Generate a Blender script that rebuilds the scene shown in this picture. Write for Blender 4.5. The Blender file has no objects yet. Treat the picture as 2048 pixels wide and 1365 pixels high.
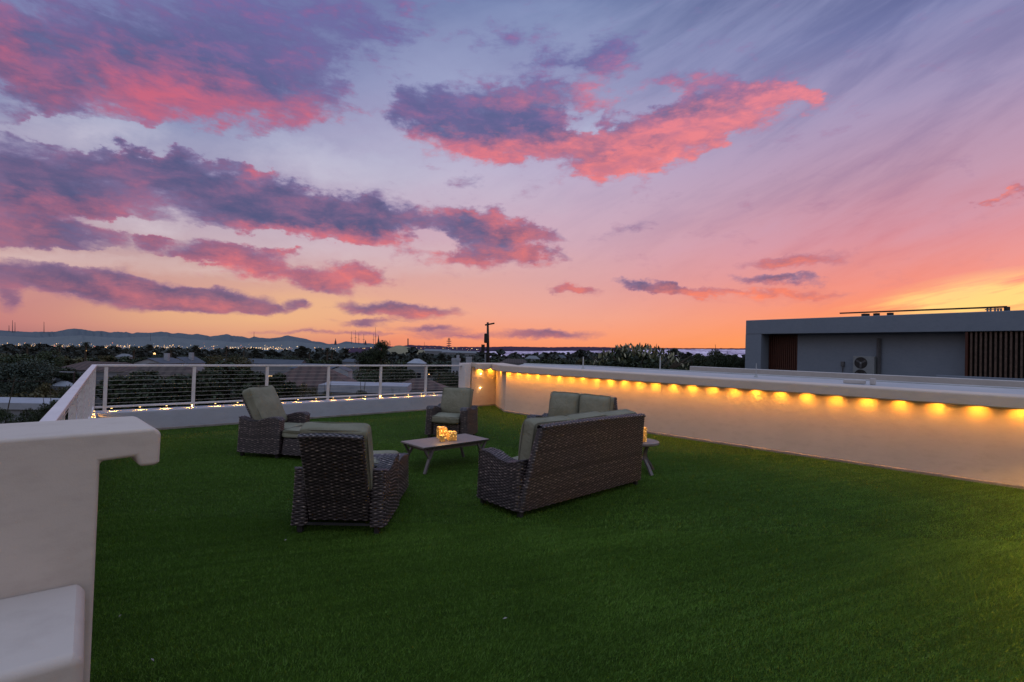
import bpy, bmesh, math, random
import numpy as np
from mathutils import Vector, Matrix
random.seed(7); RS = np.random.RandomState(11)
sc = bpy.context.scene
COL = sc.collection
H = 1.75; FPX = 1000.0
PITCH = math.atan(18.4/1000); ROLL = 0.0303
# ------------------------------------------------------------------ camera
Fv = Vector((0, math.cos(PITCH), math.sin(PITCH))); R0 = Vector((1,0,0)); U0 = Vector((0,-math.sin(PITCH), math.cos(PITCH)))
Rv = R0*math.cos(ROLL) + U0*math.sin(ROLL); Uv = U0*math.cos(ROLL) - R0*math.sin(ROLL)
CAM = Vector((0,0,H))
cd = bpy.data.cameras.new("camera"); cam = bpy.data.objects.new("camera", cd); COL.objects.link(cam)
cd.sensor_width = 36; cd.lens = FPX/2048*36; cd.clip_start = .05; cd.clip_end = 60000
M = Matrix((Rv, Uv, -Fv)).transposed().to_4x4(); M.translation = CAM; cam.matrix_world = M
sc.camera = cam
def ray(px, py):
    d = Fv + Rv*((px-1024)/FPX) + Uv*((682.5-py)/FPX)
    return d/d.y
def at(px, py, Y): return CAM + ray(px,py)*Y
def atz(px, py, z):
    r = ray(px,py); return CAM + r*((z-H)/r.z)
# ------------------------------------------------------------------ tagging
def link(o, parent=None):
    COL.objects.link(o)
    if parent: o.parent = parent
    return o
def tag(o, label=None, cat=None, group=None, kind=None):
    if label: o['label'] = label
    if cat: o['category'] = cat
    if group: o['group'] = group
    if kind: o['kind'] = kind
    return o
def thing(name, label, cat, loc=(0,0,0), rz=0, group=None):
    o = bpy.data.objects.new(name, None); link(o); o.empty_display_size = .1
    o.location = loc; o.rotation_euler = (0,0,rz)
    return tag(o, label, cat, group)
# ------------------------------------------------------------------ materials
def S(r,g,b):
    f = lambda c: (c/255)/12.92 if c/255 <= .04045 else ((c/255+.055)/1.055)**2.4
    return (f(r), f(g), f(b), 1)
class NT:
    def __init__(s, nt): s.nt = nt; s.n = nt.nodes; s.l = nt.links
    def new(s, t, **k):
        n = s.n.new(t)
        for a, v in k.items(): setattr(n, a, v)
        return n
    def put(s, sock, v):
        if hasattr(v, 'is_output') or isinstance(v, bpy.types.NodeSocket): s.l.new(v, sock)
        elif v is not None: sock.default_value = v
    def math(s, op, a, b=None, c=None, clamp=False):
        n = s.new('ShaderNodeMath', operation=op); n.use_clamp = clamp
        s.put(n.inputs[0], a)
        if b is not None: s.put(n.inputs[1], b)
        if c is not None: s.put(n.inputs[2], c)
        return n.outputs[0]
    def mix(s, f, a, b, blend='MIX'):
        n = s.new('ShaderNodeMix', data_type='RGBA', blend_type=blend); n.clamp_factor = True
        s.put(n.inputs[0], f); s.put(n.inputs[6], a); s.put(n.inputs[7], b); return n.outputs[2]
    def noise(s, vec, scale, detail=3, rough=.5, dist=0, dim='3D'):
        n = s.new('ShaderNodeTexNoise', noise_dimensions=dim)
        s.put(n.inputs['Vector'], vec); n.inputs['Scale'].default_value = scale; n.inputs['Detail'].default_value = detail
        n.inputs['Roughness'].default_value = rough; n.inputs['Distortion'].default_value = dist
        return n
    def ramp(s, f, stops, interp='LINEAR'):
        n = s.new('ShaderNodeValToRGB'); n.color_ramp.interpolation = interp
        e = n.color_ramp.elements
        while len(e) < len(stops): e.new(.5)
        for i, (p, c) in enumerate(stops):
            e[i].position = p; e[i].color = c if not isinstance(c,(int,float)) else (c,c,c,1)
        s.put(n.inputs[0], f); return n.outputs[0]
    def mapr(s, v, a, b, c=0., d=1., smooth=False):
        n = s.new('ShaderNodeMapRange'); n.interpolation_type = 'SMOOTHSTEP' if smooth else 'LINEAR'
        s.put(n.inputs[0], v)
        for i, x in enumerate((a,b,c,d)): n.inputs[i+1].default_value = x
        return n.outputs[0]
    def bump(s, h, strength=.3, dist=.01):
        n = s.new('ShaderNodeBump'); s.put(n.inputs['Height'], h)
        n.inputs['Strength'].default_value = strength; n.inputs['Distance'].default_value = dist; return n.outputs[0]
    def coord(s, k='Object'): return s.new('ShaderNodeTexCoord').outputs[k]
    def mapping(s, v, loc=(0,0,0), rot=(0,0,0), scale=(1,1,1), t='POINT'):
        n = s.new('ShaderNodeMapping', vector_type=t); s.put(n.inputs[0], v)
        n.inputs[1].default_value = loc; n.inputs[2].default_value = rot; n.inputs[3].default_value = scale
        return n.outputs[0]
def mat(name, fn=None, color=(.5,.5,.5,1), rough=.7, metal=0, spec=.5):
    m = bpy.data.materials.new(name); m.use_nodes = True
    t = NT(m.node_tree); b = t.n['Principled BSDF']
    b.inputs['Base Color'].default_value = color; b.inputs['Roughness'].default_value = rough
    b.inputs['Metallic'].default_value = metal; b.inputs['Specular IOR Level'].default_value = spec
    if fn: fn(t, b)
    return m
def varied(name, c1, c2, scale=3, rough=.8, bump=0, bscale=60, detail=4, spec=.3, metal=0, dist=.004):
    def fn(t, b):
        co = t.coord()
        n = t.noise(co, scale, detail, .6)
        n2 = t.noise(co, scale*7, 3, .6)
        f = t.math('ADD', t.math('MULTIPLY', n.outputs[0], .7), t.math('MULTIPLY', n2.outputs[0], .3))
        t.put(b.inputs['Base Color'], t.mix(t.mapr(f, .35, .65), c1, c2))
        if bump:
            n3 = t.noise(co, bscale, 4, .65); t.put(b.inputs['Normal'], t.bump(n3.outputs[0], bump, dist))
    return mat(name, fn, rough=rough, spec=spec, metal=metal)
def island(name, cols, rough=.6, spec=.3, nscale=None, trans=0):
    def fn(t, b):
        g = t.new('ShaderNodeNewGeometry')
        k = len(cols)
        c = t.ramp(g.outputs['Random Per Island'], [(i/(max(k-1,1)), cc) for i, cc in enumerate(cols)])
        if nscale:
            n = t.noise(t.coord(), nscale, 3, .6)
            c = t.mix(t.mapr(n.outputs[0], .35, .7, .0, .65), c, (.004,.006,.004,1))
        t.put(b.inputs['Base Color'], c)
    return mat(name, fn, rough=rough, spec=spec)
def emit(name, col, strength, base=(.1,.1,.1,1)):
    def fn(t, b):
        b.inputs['Emission Color'].default_value = col; b.inputs['Emission Strength'].default_value = strength
    return mat(name, fn, color=base)
MT = {}
def stucco_fn(c1, c2, c3, grain=.12, stain=.55):
    def fn(t, b):
        co = t.coord()
        n1 = t.noise(co, .9, 4, .6, .4); n2 = t.noise(t.mapping(co, scale=(1,1,2.5)), 4.5, 5, .65)
        c = t.mix(t.mapr(n1.outputs[0], .35,.68), c1, c2)
        c = t.mix(t.mapr(n2.outputs[0], .48,.72,0,stain), c, c3)
        t.put(b.inputs['Base Color'], c)
        n3 = t.noise(co, 14, 4, .6); n4 = t.noise(co, 150, 3, .7)
        h = t.math('ADD', n3.outputs[0], t.math('MULTIPLY', n4.outputs[0], grain))
        t.put(b.inputs['Normal'], t.bump(h, .3, .006))
    return fn
MT['stucco'] = mat('stucco', stucco_fn((.42,.395,.385,1),(.37,.35,.345,1),(.32,.295,.285,1)), rough=.85, spec=.2)
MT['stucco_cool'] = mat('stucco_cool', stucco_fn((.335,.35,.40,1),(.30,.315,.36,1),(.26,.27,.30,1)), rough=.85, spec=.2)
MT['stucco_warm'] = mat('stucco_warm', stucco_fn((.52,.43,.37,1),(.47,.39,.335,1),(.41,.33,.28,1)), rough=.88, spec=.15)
MT['stucco_near'] = mat('stucco_near', stucco_fn((.46,.405,.36,1),(.42,.37,.33,1),(.33,.28,.245,1), .4, .38), rough=.9, spec=.15)
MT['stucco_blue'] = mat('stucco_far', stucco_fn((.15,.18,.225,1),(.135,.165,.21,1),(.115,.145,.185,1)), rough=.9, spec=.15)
MT['roofing'] = varied('roof_coating', (.36,.37,.38,1), (.27,.285,.30,1), 1.2, .7, .3, 30)
MT['trim'] = varied('base_trim', (.24,.22,.21,1), (.15,.135,.125,1), 5, .8)
MT['rail'] = varied('rail_paint', (.60,.56,.56,1), (.5,.47,.47,1), 4, .45, spec=.4)
MT['cable'] = mat('steel_cable', None, (.34,.30,.27,1), .5, .3)
MT['black'] = varied('black_metal', (.012,.012,.014,1), (.02,.02,.022,1), 8, .5)
MT['dark_frame'] = varied('dark_aluminium', (.018,.017,.018,1), (.035,.033,.034,1), 20, .45)
MT['lamp_body'] = mat('lamp_body', None, (.3,.25,.2,1), .5)
MT['lamp_glow'] = emit('lamp_glow', (1,.58,.16,1), 7)
MT['star_glow'] = emit('bare_bulb_glow', (1,.66,.26,1), 60)
def wick_fn(t, b):
    g = t.new('ShaderNodeNewGeometry'); co = t.coord()
    n = t.noise(co, 24, 3, .7); n2 = t.noise(co, 4, 2, .5)
    at_ = t.new('ShaderNodeAttribute'); at_.attribute_name = 'strand_shade'
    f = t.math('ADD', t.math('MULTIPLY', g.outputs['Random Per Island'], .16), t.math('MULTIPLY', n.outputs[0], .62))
    f = t.math('ADD', f, t.math('MULTIPLY', at_.outputs['Fac'], .17))  # weave shading painted in: raised strands lighter, recessed ones darker
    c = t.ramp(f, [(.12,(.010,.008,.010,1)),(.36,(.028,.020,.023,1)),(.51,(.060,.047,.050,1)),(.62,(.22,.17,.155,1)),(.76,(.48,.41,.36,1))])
    t.put(b.inputs['Base Color'], t.mix(t.mapr(n2.outputs[0],.4,.7,0,.18), c, (.045,.035,.05,1)))
    n3 = t.noise(t.mapping(co, scale=(1,1,8)), 60, 2, .5); t.put(b.inputs['Normal'], t.bump(n3.outputs[0], .25, .003))
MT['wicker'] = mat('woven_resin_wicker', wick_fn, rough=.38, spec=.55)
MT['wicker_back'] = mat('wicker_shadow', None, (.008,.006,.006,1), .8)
def cush_fn(t, b):
    co = t.coord(); n = t.noise(co, 5, 4, .6); n2 = t.noise(co, 260, 2, .6)
    c = t.mix(t.mapr(n.outputs[0], .3,.7), (.150,.148,.108,1), (.205,.200,.150,1))
    t.put(b.inputs['Base Color'], t.mix(t.mapr(n2.outputs[0],.4,.7,0,.25), c, (.09,.088,.066,1)))
    w = t.noise(t.mapping(co, scale=(1,1,.5)), 9, 3, .55, 1.2)
    h = t.math('ADD', t.math('MULTIPLY', w.outputs[0], 1), t.math('MULTIPLY', n2.outputs[0], .03))
    t.put(b.inputs['Normal'], t.bump(h, .55, .03))
MT['cushion'] = mat('sage_cushion_fabric', cush_fn, rough=.95, spec=.1)
MT['piping'] = mat('cushion_piping', None, (.11,.108,.08,1), .9)
def plank_fn(t, b):
    co = t.coord(); n = t.noise(t.mapping(co, scale=(1.2,14,1)), 5, 5, .65)
    sep = t.new('ShaderNodeSeparateXYZ'); t.put(sep.inputs[0], co)
    fr = t.math('FRACT', t.math('DIVIDE', t.math('ADD', sep.outputs[1], 5.), .1))
    c = t.mix(t.mapr(n.outputs[0],.3,.7), (.12,.10,.095,1), (.19,.165,.155,1))
    t.put(b.inputs['Base Color'], t.mix(t.mapr(fr,.0,.04,1,0), c, (.03,.025,.022,1)))
    t.put(b.inputs['Normal'], t.bump(n.outputs[0], .3, .003))
MT['table_top'] = mat('faux_wood_planks', plank_fn, rough=.5, spec=.4)
MT['table_leg'] = varied('table_metal', (.08,.068,.07,1), (.12,.10,.10,1), 10, .45, spec=.4)
MT['slat'] = varied('wood_slat', (.060,.016,.009,1), (.028,.009,.006,1), 8, .6)
MT['slat_pale'] = varied('weathered_wood_slat', (.10,.065,.05,1), (.035,.022,.018,1), 8, .6)
MT['void'] = mat('dark_void', None, (.006,.005,.005,1), .9)
MT['ac'] = varied('ac_casing', (.17,.195,.21,1), (.135,.155,.17,1), 6, .5)
MT['pipe'] = varied('grey_pipe', (.055,.06,.07,1), (.08,.085,.095,1), 6, .5)
MT['bark'] = varied('bark', (.03,.024,.018,1), (.06,.048,.036,1), 9, .9, .5, 30)
MT['leaf_dark'] = island('leaf_dark', [(.006,.012,.005,1),(.013,.022,.009,1),(.024,.036,.014,1),(.036,.050,.02,1)], .6)
MT['leaf_mid'] = island('leaf_mid', [(.012,.022,.010,1),(.022,.038,.016,1),(.035,.052,.022,1),(.048,.066,.030,1)], .65)
MT['leaf_olive'] = island('leaf_olive', [(.022,.022,.008,1),(.05,.048,.018,1),(.085,.075,.03,1)], .65)
MT['leaf_grey'] = island('leaf_grey', [(.018,.030,.022,1),(.032,.048,.036,1),(.048,.066,.050,1)], .65)
MT['leaf_pale_skylit'] = island('leaf_pale_skylit', [(.006,.010,.004,1),(.03,.035,.012,1),(.10,.11,.05,1),(.45,.46,.34,1)], .35, .6)  # pale top leaves, with the sky light on them painted into the colour
MT['palm_leaf'] = island('palm_leaf', [(.008,.012,.006,1),(.025,.03,.014,1)], .6)
# ------------------------------------------------------------------ mesh builders
class MB:
    def __init__(s): s.v = []; s.f = []; s.mi = []; s.cur = 0
    def add(s, verts, faces):
        o = len(s.v); s.v += [tuple(p) for p in verts]; s.f += [tuple(i+o for i in f) for f in faces]; s.mi += [s.cur]*len(faces)
    def box(s, c, d, rz=0, rot=None, taper=1.0):
        c = Vector(c); m = rot if rot is not None else Matrix.Rotation(rz,3,'Z'); vs = []
        for z in (-1,1):
            k = taper if z > 0 else 1
            for x, y in ((-1,-1),(1,-1),(1,1),(-1,1)):
                vs.append(c + m @ Vector((x*d[0]/2*k, y*d[1]/2*k, z*d[2]/2)))
        s.add(vs, [(0,3,2,1),(4,5,6,7),(0,1,5,4),(1,2,6,5),(2,3,7,6),(3,0,4,7)])
    def bar(s, a, b, w, h=None, taper=1):
        a = Vector(a); b = Vector(b); h = h or w; d = (b-a); L = d.length; d.normalize()
        up = Vector((0,0,1)) if abs(d.z) < .98 else Vector((0,1,0))
        x = d.cross(up).normalized(); y = x.cross(d)
        vs = []
        for p, k in ((a,1),(b,taper)):
            for sx, sy in ((-1,-1),(1,-1),(1,1),(-1,1)): vs.append(p + x*(sx*w/2*k) + y*(sy*h/2*k))
        s.add(vs, [(0,1,2,3),(7,6,5,4),(0,4,5,1),(1,5,6,2),(2,6,7,3),(3,7,4,0)])
    def tube(s, pts, r, n=8, cap=True):
        pts = [Vector(p) for p in pts]; rs = r if isinstance(r,(list,tuple)) else [r]*len(pts); vs = []; fs = []
        for i, p in enumerate(pts):
            d = (pts[min(i+1,len(pts)-1)]-pts[max(i-1,0)]).normalized()
            up = Vector((0,0,1)) if abs(d.z) < .9 else Vector((1,0,0))
            x = d.cross(up).normalized(); y = x.cross(d)
            for k in range(n):
                a = 2*math.pi*k/n; vs.append(p + (x*math.cos(a)+y*math.sin(a))*rs[i])
        for i in range(len(pts)-1):
            for k in range(n):
                a = i*n+k; b = i*n+(k+1)%n; fs.append((a,b,b+n,a+n))
        if cap: fs.append(tuple(range(n))[::-1]); fs.append(tuple((len(pts)-1)*n+k for k in range(n)))
        s.add(vs, fs)
    def cyl(s, c, r, h, n=20, r2=None):
        c = Vector(c); s.tube([c, c+Vector((0,0,h))], [r, r2 if r2 is not None else r], n)
    def prism(s, poly, z0, z1):
        n = len(poly); vs = [(x,y,z0) for x,y in poly]+[(x,y,z1) for x,y in poly]
        s.add(vs, [tuple(range(n))[::-1], tuple(range(n,2*n))]+[(i,(i+1)%n,(i+1)%n+n,i+n) for i in range(n)])
    def build(s, name, mats, parent=None, smooth=False, bevel=0, seg=2, fix=True):
        me = bpy.data.meshes.new(name); me.from_pydata(s.v, [], s.f); me.update()
        for m in (mats if isinstance(mats,(list,tuple)) else [mats]): me.materials.append(m)
        if any(s.mi): me.polygons.foreach_set('material_index', s.mi)
        if fix:
            bm = bmesh.new(); bm.from_mesh(me); bmesh.ops.recalc_face_normals(bm, faces=bm.faces); bm.to_mesh(me); bm.free()
        if smooth: me.polygons.foreach_set('use_smooth', [True]*len(me.polygons))
        o = bpy.data.objects.new(name, me); link(o, parent)
        if bevel:
            b = o.modifiers.new('bevel','BEVEL'); b.width = bevel; b.segments = seg; b.limit_method = 'ANGLE'; b.angle_limit = math.radians(40)
            if seg > 1: me.polygons.foreach_set('use_smooth', [True]*len(me.polygons)); w = o.modifiers.new('wn','WEIGHTED_NORMAL'); w.keep_sharp = False
        return o
def np_mesh(name, V, Fq, mats, parent=None, smooth=False, mi=None):
    """V (n,3), Fq (m,k) constant-size faces, or list of such arrays"""
    me = bpy.data.meshes.new(name); Fl = Fq if isinstance(Fq, list) else [Fq]
    me.vertices.add(len(V)); me.vertices.foreach_set('co', np.asarray(V, dtype=np.float32).ravel())
    loops = np.concatenate([f.ravel() for f in Fl]).astype(np.int32)
    sizes = np.concatenate([np.full(len(f), f.shape[1]) for f in Fl]).astype(np.int32)
    me.loops.add(len(loops)); me.loops.foreach_set('vertex_index', loops)
    me.polygons.add(len(sizes)); me.polygons.foreach_set('loop_start', np.concatenate([[0], np.cumsum(sizes)[:-1]]).astype(np.int32))
    for m in (mats if isinstance(mats,(list,tuple)) else [mats]): me.materials.append(m)
    if mi is not None: me.polygons.foreach_set('material_index', np.asarray(mi, dtype=np.int32))
    if smooth: me.polygons.foreach_set('use_smooth', np.ones(len(sizes), dtype=bool))
    me.update(calc_edges=True); me.validate()
    o = bpy.data.objects.new(name, me); link(o, parent); return o
def copy_tree(o, parent=None):
    c = o.copy(); COL.objects.link(c); c.parent = parent
    for ch in list(o.children): copy_tree(ch, c)
    return c
# ================================================================== SKY
def sky_pt(px, py):
    r = ray(px, py); return math.atan2(r.x, 1.0), r.z/math.hypot(r.x, 1.0)
w = bpy.data.worlds.new("World"); sc.world = w; w.use_nodes = True
t = NT(w.node_tree); bg = t.n['Background']
gen = t.coord('Generated')
sep = t.new('ShaderNodeSeparateXYZ'); t.put(sep.inputs[0], gen)
X, Y, Z = sep.outputs
az = t.math('ARCTAN2', X, Y)
hor = t.math('SQRT', t.math('ADD', t.math('MULTIPLY', X, X), t.math('MULTIPLY', Y, Y)))
te = t.math('DIVIDE', Z, t.math('MAXIMUM', hor, .05))
comb = t.new('ShaderNodeCombineXYZ'); t.put(comb.inputs[0], az); t.put(comb.inputs[1], te)
P0 = comb.outputs[0]
# warp (finer close to the horizon, like a receding cloud deck)
nz = t.noise(t.mapping(P0, scale=(1,1.6,1)), 17, 6, .62)
wv = t.new('ShaderNodeVectorMath', operation='SUBTRACT'); t.put(wv.inputs[0], nz.outputs['Color']); wv.inputs[1].default_value = (.5,.5,.5)
ws = t.new('ShaderNodeVectorMath', operation='MULTIPLY'); t.put(ws.inputs[0], wv.outputs[0])
wa = t.mapr(te, .0, .3, .25, 1.0)
wc = t.new('ShaderNodeCombineXYZ'); t.put(wc.inputs[0], t.math('MULTIPLY', wa, .17)); t.put(wc.inputs[1], t.math('MULTIPLY', wa, .095))
t.put(ws.inputs[1], wc.outputs[0])
wp = t.new('ShaderNodeVectorMath', operation='ADD'); t.put(wp.inputs[0], P0); t.put(wp.inputs[1], ws.outputs[0])
PW = wp.outputs[0]
def field(vec, blobs, grow=1.18, gain=1.):
    acc = None
    for (cx, cy, rx, ry, rot, wt) in blobs:
        a, e = sky_pt(cx, cy); a1, e1 = sky_pt(cx+10, cy); a2, e2 = sky_pt(cx, cy-10)
        sa = math.hypot(a1-a, e1-e)/10*rx*grow; se = abs(e2-e)/10*ry*grow
        m = t.mapping(vec, (a, e, 0), (0,0,math.radians(-rot)+math.atan2(e1-e, a1-a)), (sa, se, 1), 'TEXTURE')
        g = t.new('ShaderNodeTexGradient', gradient_type='SPHERICAL'); t.put(g.inputs[0], m)
        acc = t.math('MULTIPLY_ADD', g.outputs['Fac'], wt*gain, acc if acc is not None else 0.0)
    return acc
CL = [ # grey-purple cloud bodies: x, y, rx, ry, clockwise rotation, weight
 (470,40,430,115,0,.95),(270,155,280,95,6,1.0),(570,170,230,100,8,.85),(740,60,110,70,0,.4),(20,120,90,110,0,.8),(150,60,160,60,0,.3),(100,180,90,50,0,.35),(20,255,70,40,10,.7),
 (90,350,200,66,4,1.4),(300,322,130,44,4,1.1),(450,392,190,62,9,1.5),(640,432,150,50,8,1.3),(750,430,90,55,8,1.1),(850,455,60,26,10,.6),
 (110,425,210,50,3,1.1),(100,480,190,35,5,.9),(960,462,110,48,12,1.3),(940,515,160,18,3,.7),
 (300,474,38,22,0,1.),(400,508,90,28,8,1.0),(490,512,72,34,0,1.1),(600,548,100,18,8,.8),(732,546,60,19,12,1.),(645,572,62,20,5,.9),(582,498,28,14,0,.8),
 (120,552,170,34,7,1.3),(290,588,200,30,6,1.3),(440,604,150,25,5,1.2),(0,580,40,24,5,.6),(540,622,60,12,6,.6),(598,608,28,16,20,.9),(10,605,30,20,0,.6),
 (795,618,130,16,3,1.2),(725,647,48,9,0,.8),(790,640,150,5,0,.35),(860,658,90,9,2,.7),(620,664,130,5,0,.5),(930,672,160,7,1,.5),(1100,668,110,10,2,.8),(740,667,60,5,0,.5),
 (845,228,70,55,10,1.0),(960,240,170,65,14,.9),(1080,200,130,75,-8,.8),(1190,110,130,45,-8,.85),(1110,280,210,48,3,.9),(1300,280,180,65,-12,.95),
 (1420,215,160,60,-8,.9),(1560,192,110,22,8,.9),(1240,322,90,26,-14,.7),(1010,70,100,36,-5,.45),(1370,155,70,25,0,.5),
 (1290,573,70,13,8,1.1),(1370,584,110,9,3,.7),(1580,520,110,16,-4,.8),(1555,560,110,12,2,1.),(1150,577,50,9,0,.7),(1580,588,130,7,1,.6),(1980,405,35,8,0,.7),(2035,397,30,6,0,.6),
 (1175,262,50,30,20,-1.1),(1330,190,60,22,0,-.7),(1270,215,40,20,30,-.6),(1450,300,60,24,-30,-.7),(1120,150,60,18,0,-.5),(560,300,80,18,10,-.8),(240,272,200,26,5,-1.5),(530,318,200,24,14,-1.3),(90,255,90,20,0,-.5),(300,455,150,14,6,-1.2),(560,485,200,14,10,-.9),(250,520,260,13,5,-1.3),(870,485,40,40,0,-.8),(620,600,60,16,0,-.4),(700,300,120,60,0,-.8),(740,170,50,80,0,-.5),(280,450,60,16,5,-.8),(720,500,80,10,5,-.6),(1080,508,70,12,0,.8),(480,330,60,16,8,.5),(500,295,60,22,0,.45),(940,372,40,20,0,.35),(1250,465,60,14,-8,.35),(1060,470,70,20,8,.7),
]
PK = [ # where the low sun reddens them
 (310,180,160,75,6,1.05),(480,222,220,42,6,.85),(10,110,60,90,0,.9),(640,235,100,26,8,.5),(140,425,190,30,4,.8),(700,478,150,18,2,1.3),(540,455,90,13,6,.8),(60,470,110,30,4,.4),
 (900,300,150,28,8,1.3),(1090,292,150,26,0,1.1),(1190,195,80,40,-10,1.),(1300,300,170,50,-12,1.1),(1430,235,150,40,-12,1.2),(1590,195,100,20,8,1.3),(1360,180,60,20,-10,.7),(1330,330,110,22,-10,.6),(1040,200,60,24,0,.7),
 (940,430,80,14,8,1.2),(1040,480,60,30,20,1.3),(920,518,180,20,2,1.2),(450,515,130,32,5,1.1),(600,560,150,26,6,1.2),(732,548,70,22,10,1.3),(310,470,40,14,0,.7),(582,498,30,16,0,1.),
 (220,575,120,14,5,.7),(330,605,130,12,6,.8),(470,615,100,12,6,.7),(1240,335,90,20,-12,1.2),(850,628,120,10,2,1.2),(520,345,40,12,5,.9),(1570,525,130,20,-4,1.3),(1400,590,130,12,3,1.3),
 (1560,570,120,12,2,.9),(1580,590,140,10,1,1.2),(1150,577,60,12,0,1.2),(1990,402,60,12,0,1.4),(1080,678,140,10,0,.5),(1380,155,80,20,0,.5),(1215,130,60,20,0,.3),
]
nd = t.noise(t.mapping(P0, scale=(1,1.9,1)), 13, 8, .62, .3)
nd2 = t.noise(t.mapping(P0, loc=(3,1,0), scale=(1,2.2,1)), 42, 5, .6, .2)
PK0 = field(PW, PK, 1.65, .9)
nd3 = t.noise(t.mapping(P0, loc=(7,3,0), scale=(1,2.6,1)), 20, 6, .6, .6)
F = t.math('MULTIPLY_ADD', PK0, .38, field(PW, CL, 1.25, 1.6))
ragged = t.math('ADD', t.math('MULTIPLY', t.math('SUBTRACT', nd.outputs[0], .5), 2.5), t.math('MULTIPLY', t.math('SUBTRACT', nd2.outputs[0], .5), .8))
lim = t.mapr(te, .0, .3, .45, 1.)
F2 = t.math('ADD', F, t.math('MULTIPLY', ragged, lim))
dens = t.mapr(F2, .10, 1.10, 0, 1, True)
core = t.mapr(F2, .35, 1.75, 0, 1, True)
PKF = t.math('ADD', PK0, t.math('ADD', t.math('MULTIPLY', t.math('SUBTRACT', nd.outputs[0], .5), 1.7), t.math('MULTIPLY', t.math('SUBTRACT', nd2.outputs[0], .5), 1.0)))
pink = t.math('MULTIPLY', t.math('POWER', t.mapr(PKF, .0, 1.25, 0, 1.), 1.35), t.mapr(nd3.outputs[0], .36,.60,.68,1.05))
# clear sky behind the clouds: three colour columns by azimuth
def col(stops): return t.ramp(t.mapr(te, -.02, .75), [((e+.02)/.77, c) for e, c in stops])
left = col([(-.02,S(150,105,110)),(.02,S(196,128,126)),(.07,S(200,142,138)),(.13,S(194,160,162)),(.22,S(168,158,182)),(.36,S(132,142,180)),(.5,S(112,126,172)),(.75,S(70,84,135))])
mid = col([(-.02,S(235,130,95)),(.02,S(250,152,112)),(.07,S(238,164,144)),(.14,S(216,160,164)),(.22,S(208,170,184)),(.36,S(186,172,200)),(.52,S(150,152,190)),(.7,S(112,126,172)),(.75,S(70,84,135))])
right = col([(-.02,S(240,134,62)),(.02,S(252,146,70)),(.06,S(250,136,88)),(.12,S(240,132,114)),(.2,S(212,130,142)),(.3,S(182,138,162)),(.42,S(152,140,178)),(.55,S(112,118,166)),(.75,S(44,54,105))])
fm = t.mapr(az, -.72, .0, 0, 1, True); fr = t.mapr(az, .05, .72, 0, 1, True)
sky = t.mix(fr, t.mix(fm, left, mid), right)
# low pale-yellow band left of centre, and the glow over the sunset at the right
gl = field(P0, [(510,640,250,42,0,1.0),(330,625,120,24,0,.3),(640,600,260,40,8,.5),(900,560,260,50,0,.25)], 1.6)
sky = t.mix(t.math('MULTIPLY', gl, .6, clamp=True), sky, S(246,196,136))
gs = field(P0, [(2010,590,210,36,-8,1.1),(1860,610,170,22,-10,.5)], 1.6)
st2 = t.noise(t.mapping(P0, rot=(0,0,math.radians(12)), scale=(.35,.045,1), t='TEXTURE'), 2.6, 6, .62, .3)
sky = t.mix(t.math('MULTIPLY', t.math('MULTIPLY', gs, t.mapr(st2.outputs[0], .32,.6)), 1.3, clamp=True), sky, S(255,214,125))
# pale openings between clouds
go = field(PW, [(850,350,200,70,10,.8),(620,330,150,40,12,.9),(200,270,150,35,8,.9),(240,230,70,40,0,.5),(650,500,300,30,6,.8),(300,450,60,18,5,.8),(80,515,160,14,6,.8),(880,160,120,90,0,.35),(1190,280,40,50,0,.9),(1130,40,200,60,0,.3),(420,540,160,12,6,.6)], 1.6)
sky = t.mix(t.math('MULTIPLY', go, .62, clamp=True), sky, t.ramp(t.mapr(te,0,.5), [(.0,S(240,205,180)),(.35,S(215,200,208)),(1,S(180,196,226))]))
# streaky high cirrus, fanning up to the right
ci = t.noise(t.mapping(P0, rot=(0,0,math.radians(24)), scale=(.9,.22,1), t='TEXTURE'), 2.9, 7, .60, .35)
ci2 = t.noise(t.mapping(P0, loc=(4,2,0), rot=(0,0,math.radians(30)), scale=(.5,.09,1), t='TEXTURE'), 3, 5, .58, .3)
cm = t.math('MULTIPLY', t.mapr(az, -.1, .5, .25, 1, True), t.mapr(te, .05,.22, .35,1, True))
cf = t.math('ADD', t.math('MULTIPLY', t.mapr(ci.outputs[0], .34,.70, 0, .8, True), .75), t.math('MULTIPLY', t.mapr(ci2.outputs[0], .4,.7,0,.35), .6))
sky = t.mix(t.math('MULTIPLY', t.math('MULTIPLY', cf, .62), cm), sky, t.ramp(t.mapr(te,.0,.6), [(.0,S(250,150,100)),(.18,S(232,150,150)),(.38,S(200,158,184)),(1,S(156,160,200))]))
shade = t.mapr(ci.outputs[0], .3,.55,1,0,True)
sky = t.mix(t.math('MULTIPLY', t.math('MULTIPLY', shade, cm), .24), sky, t.ramp(t.mapr(te,.0,.6), [(.0,S(225,110,70)),(.2,S(190,105,125)),(.45,S(115,95,150)),(1,S(66,78,130))]))
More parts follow.
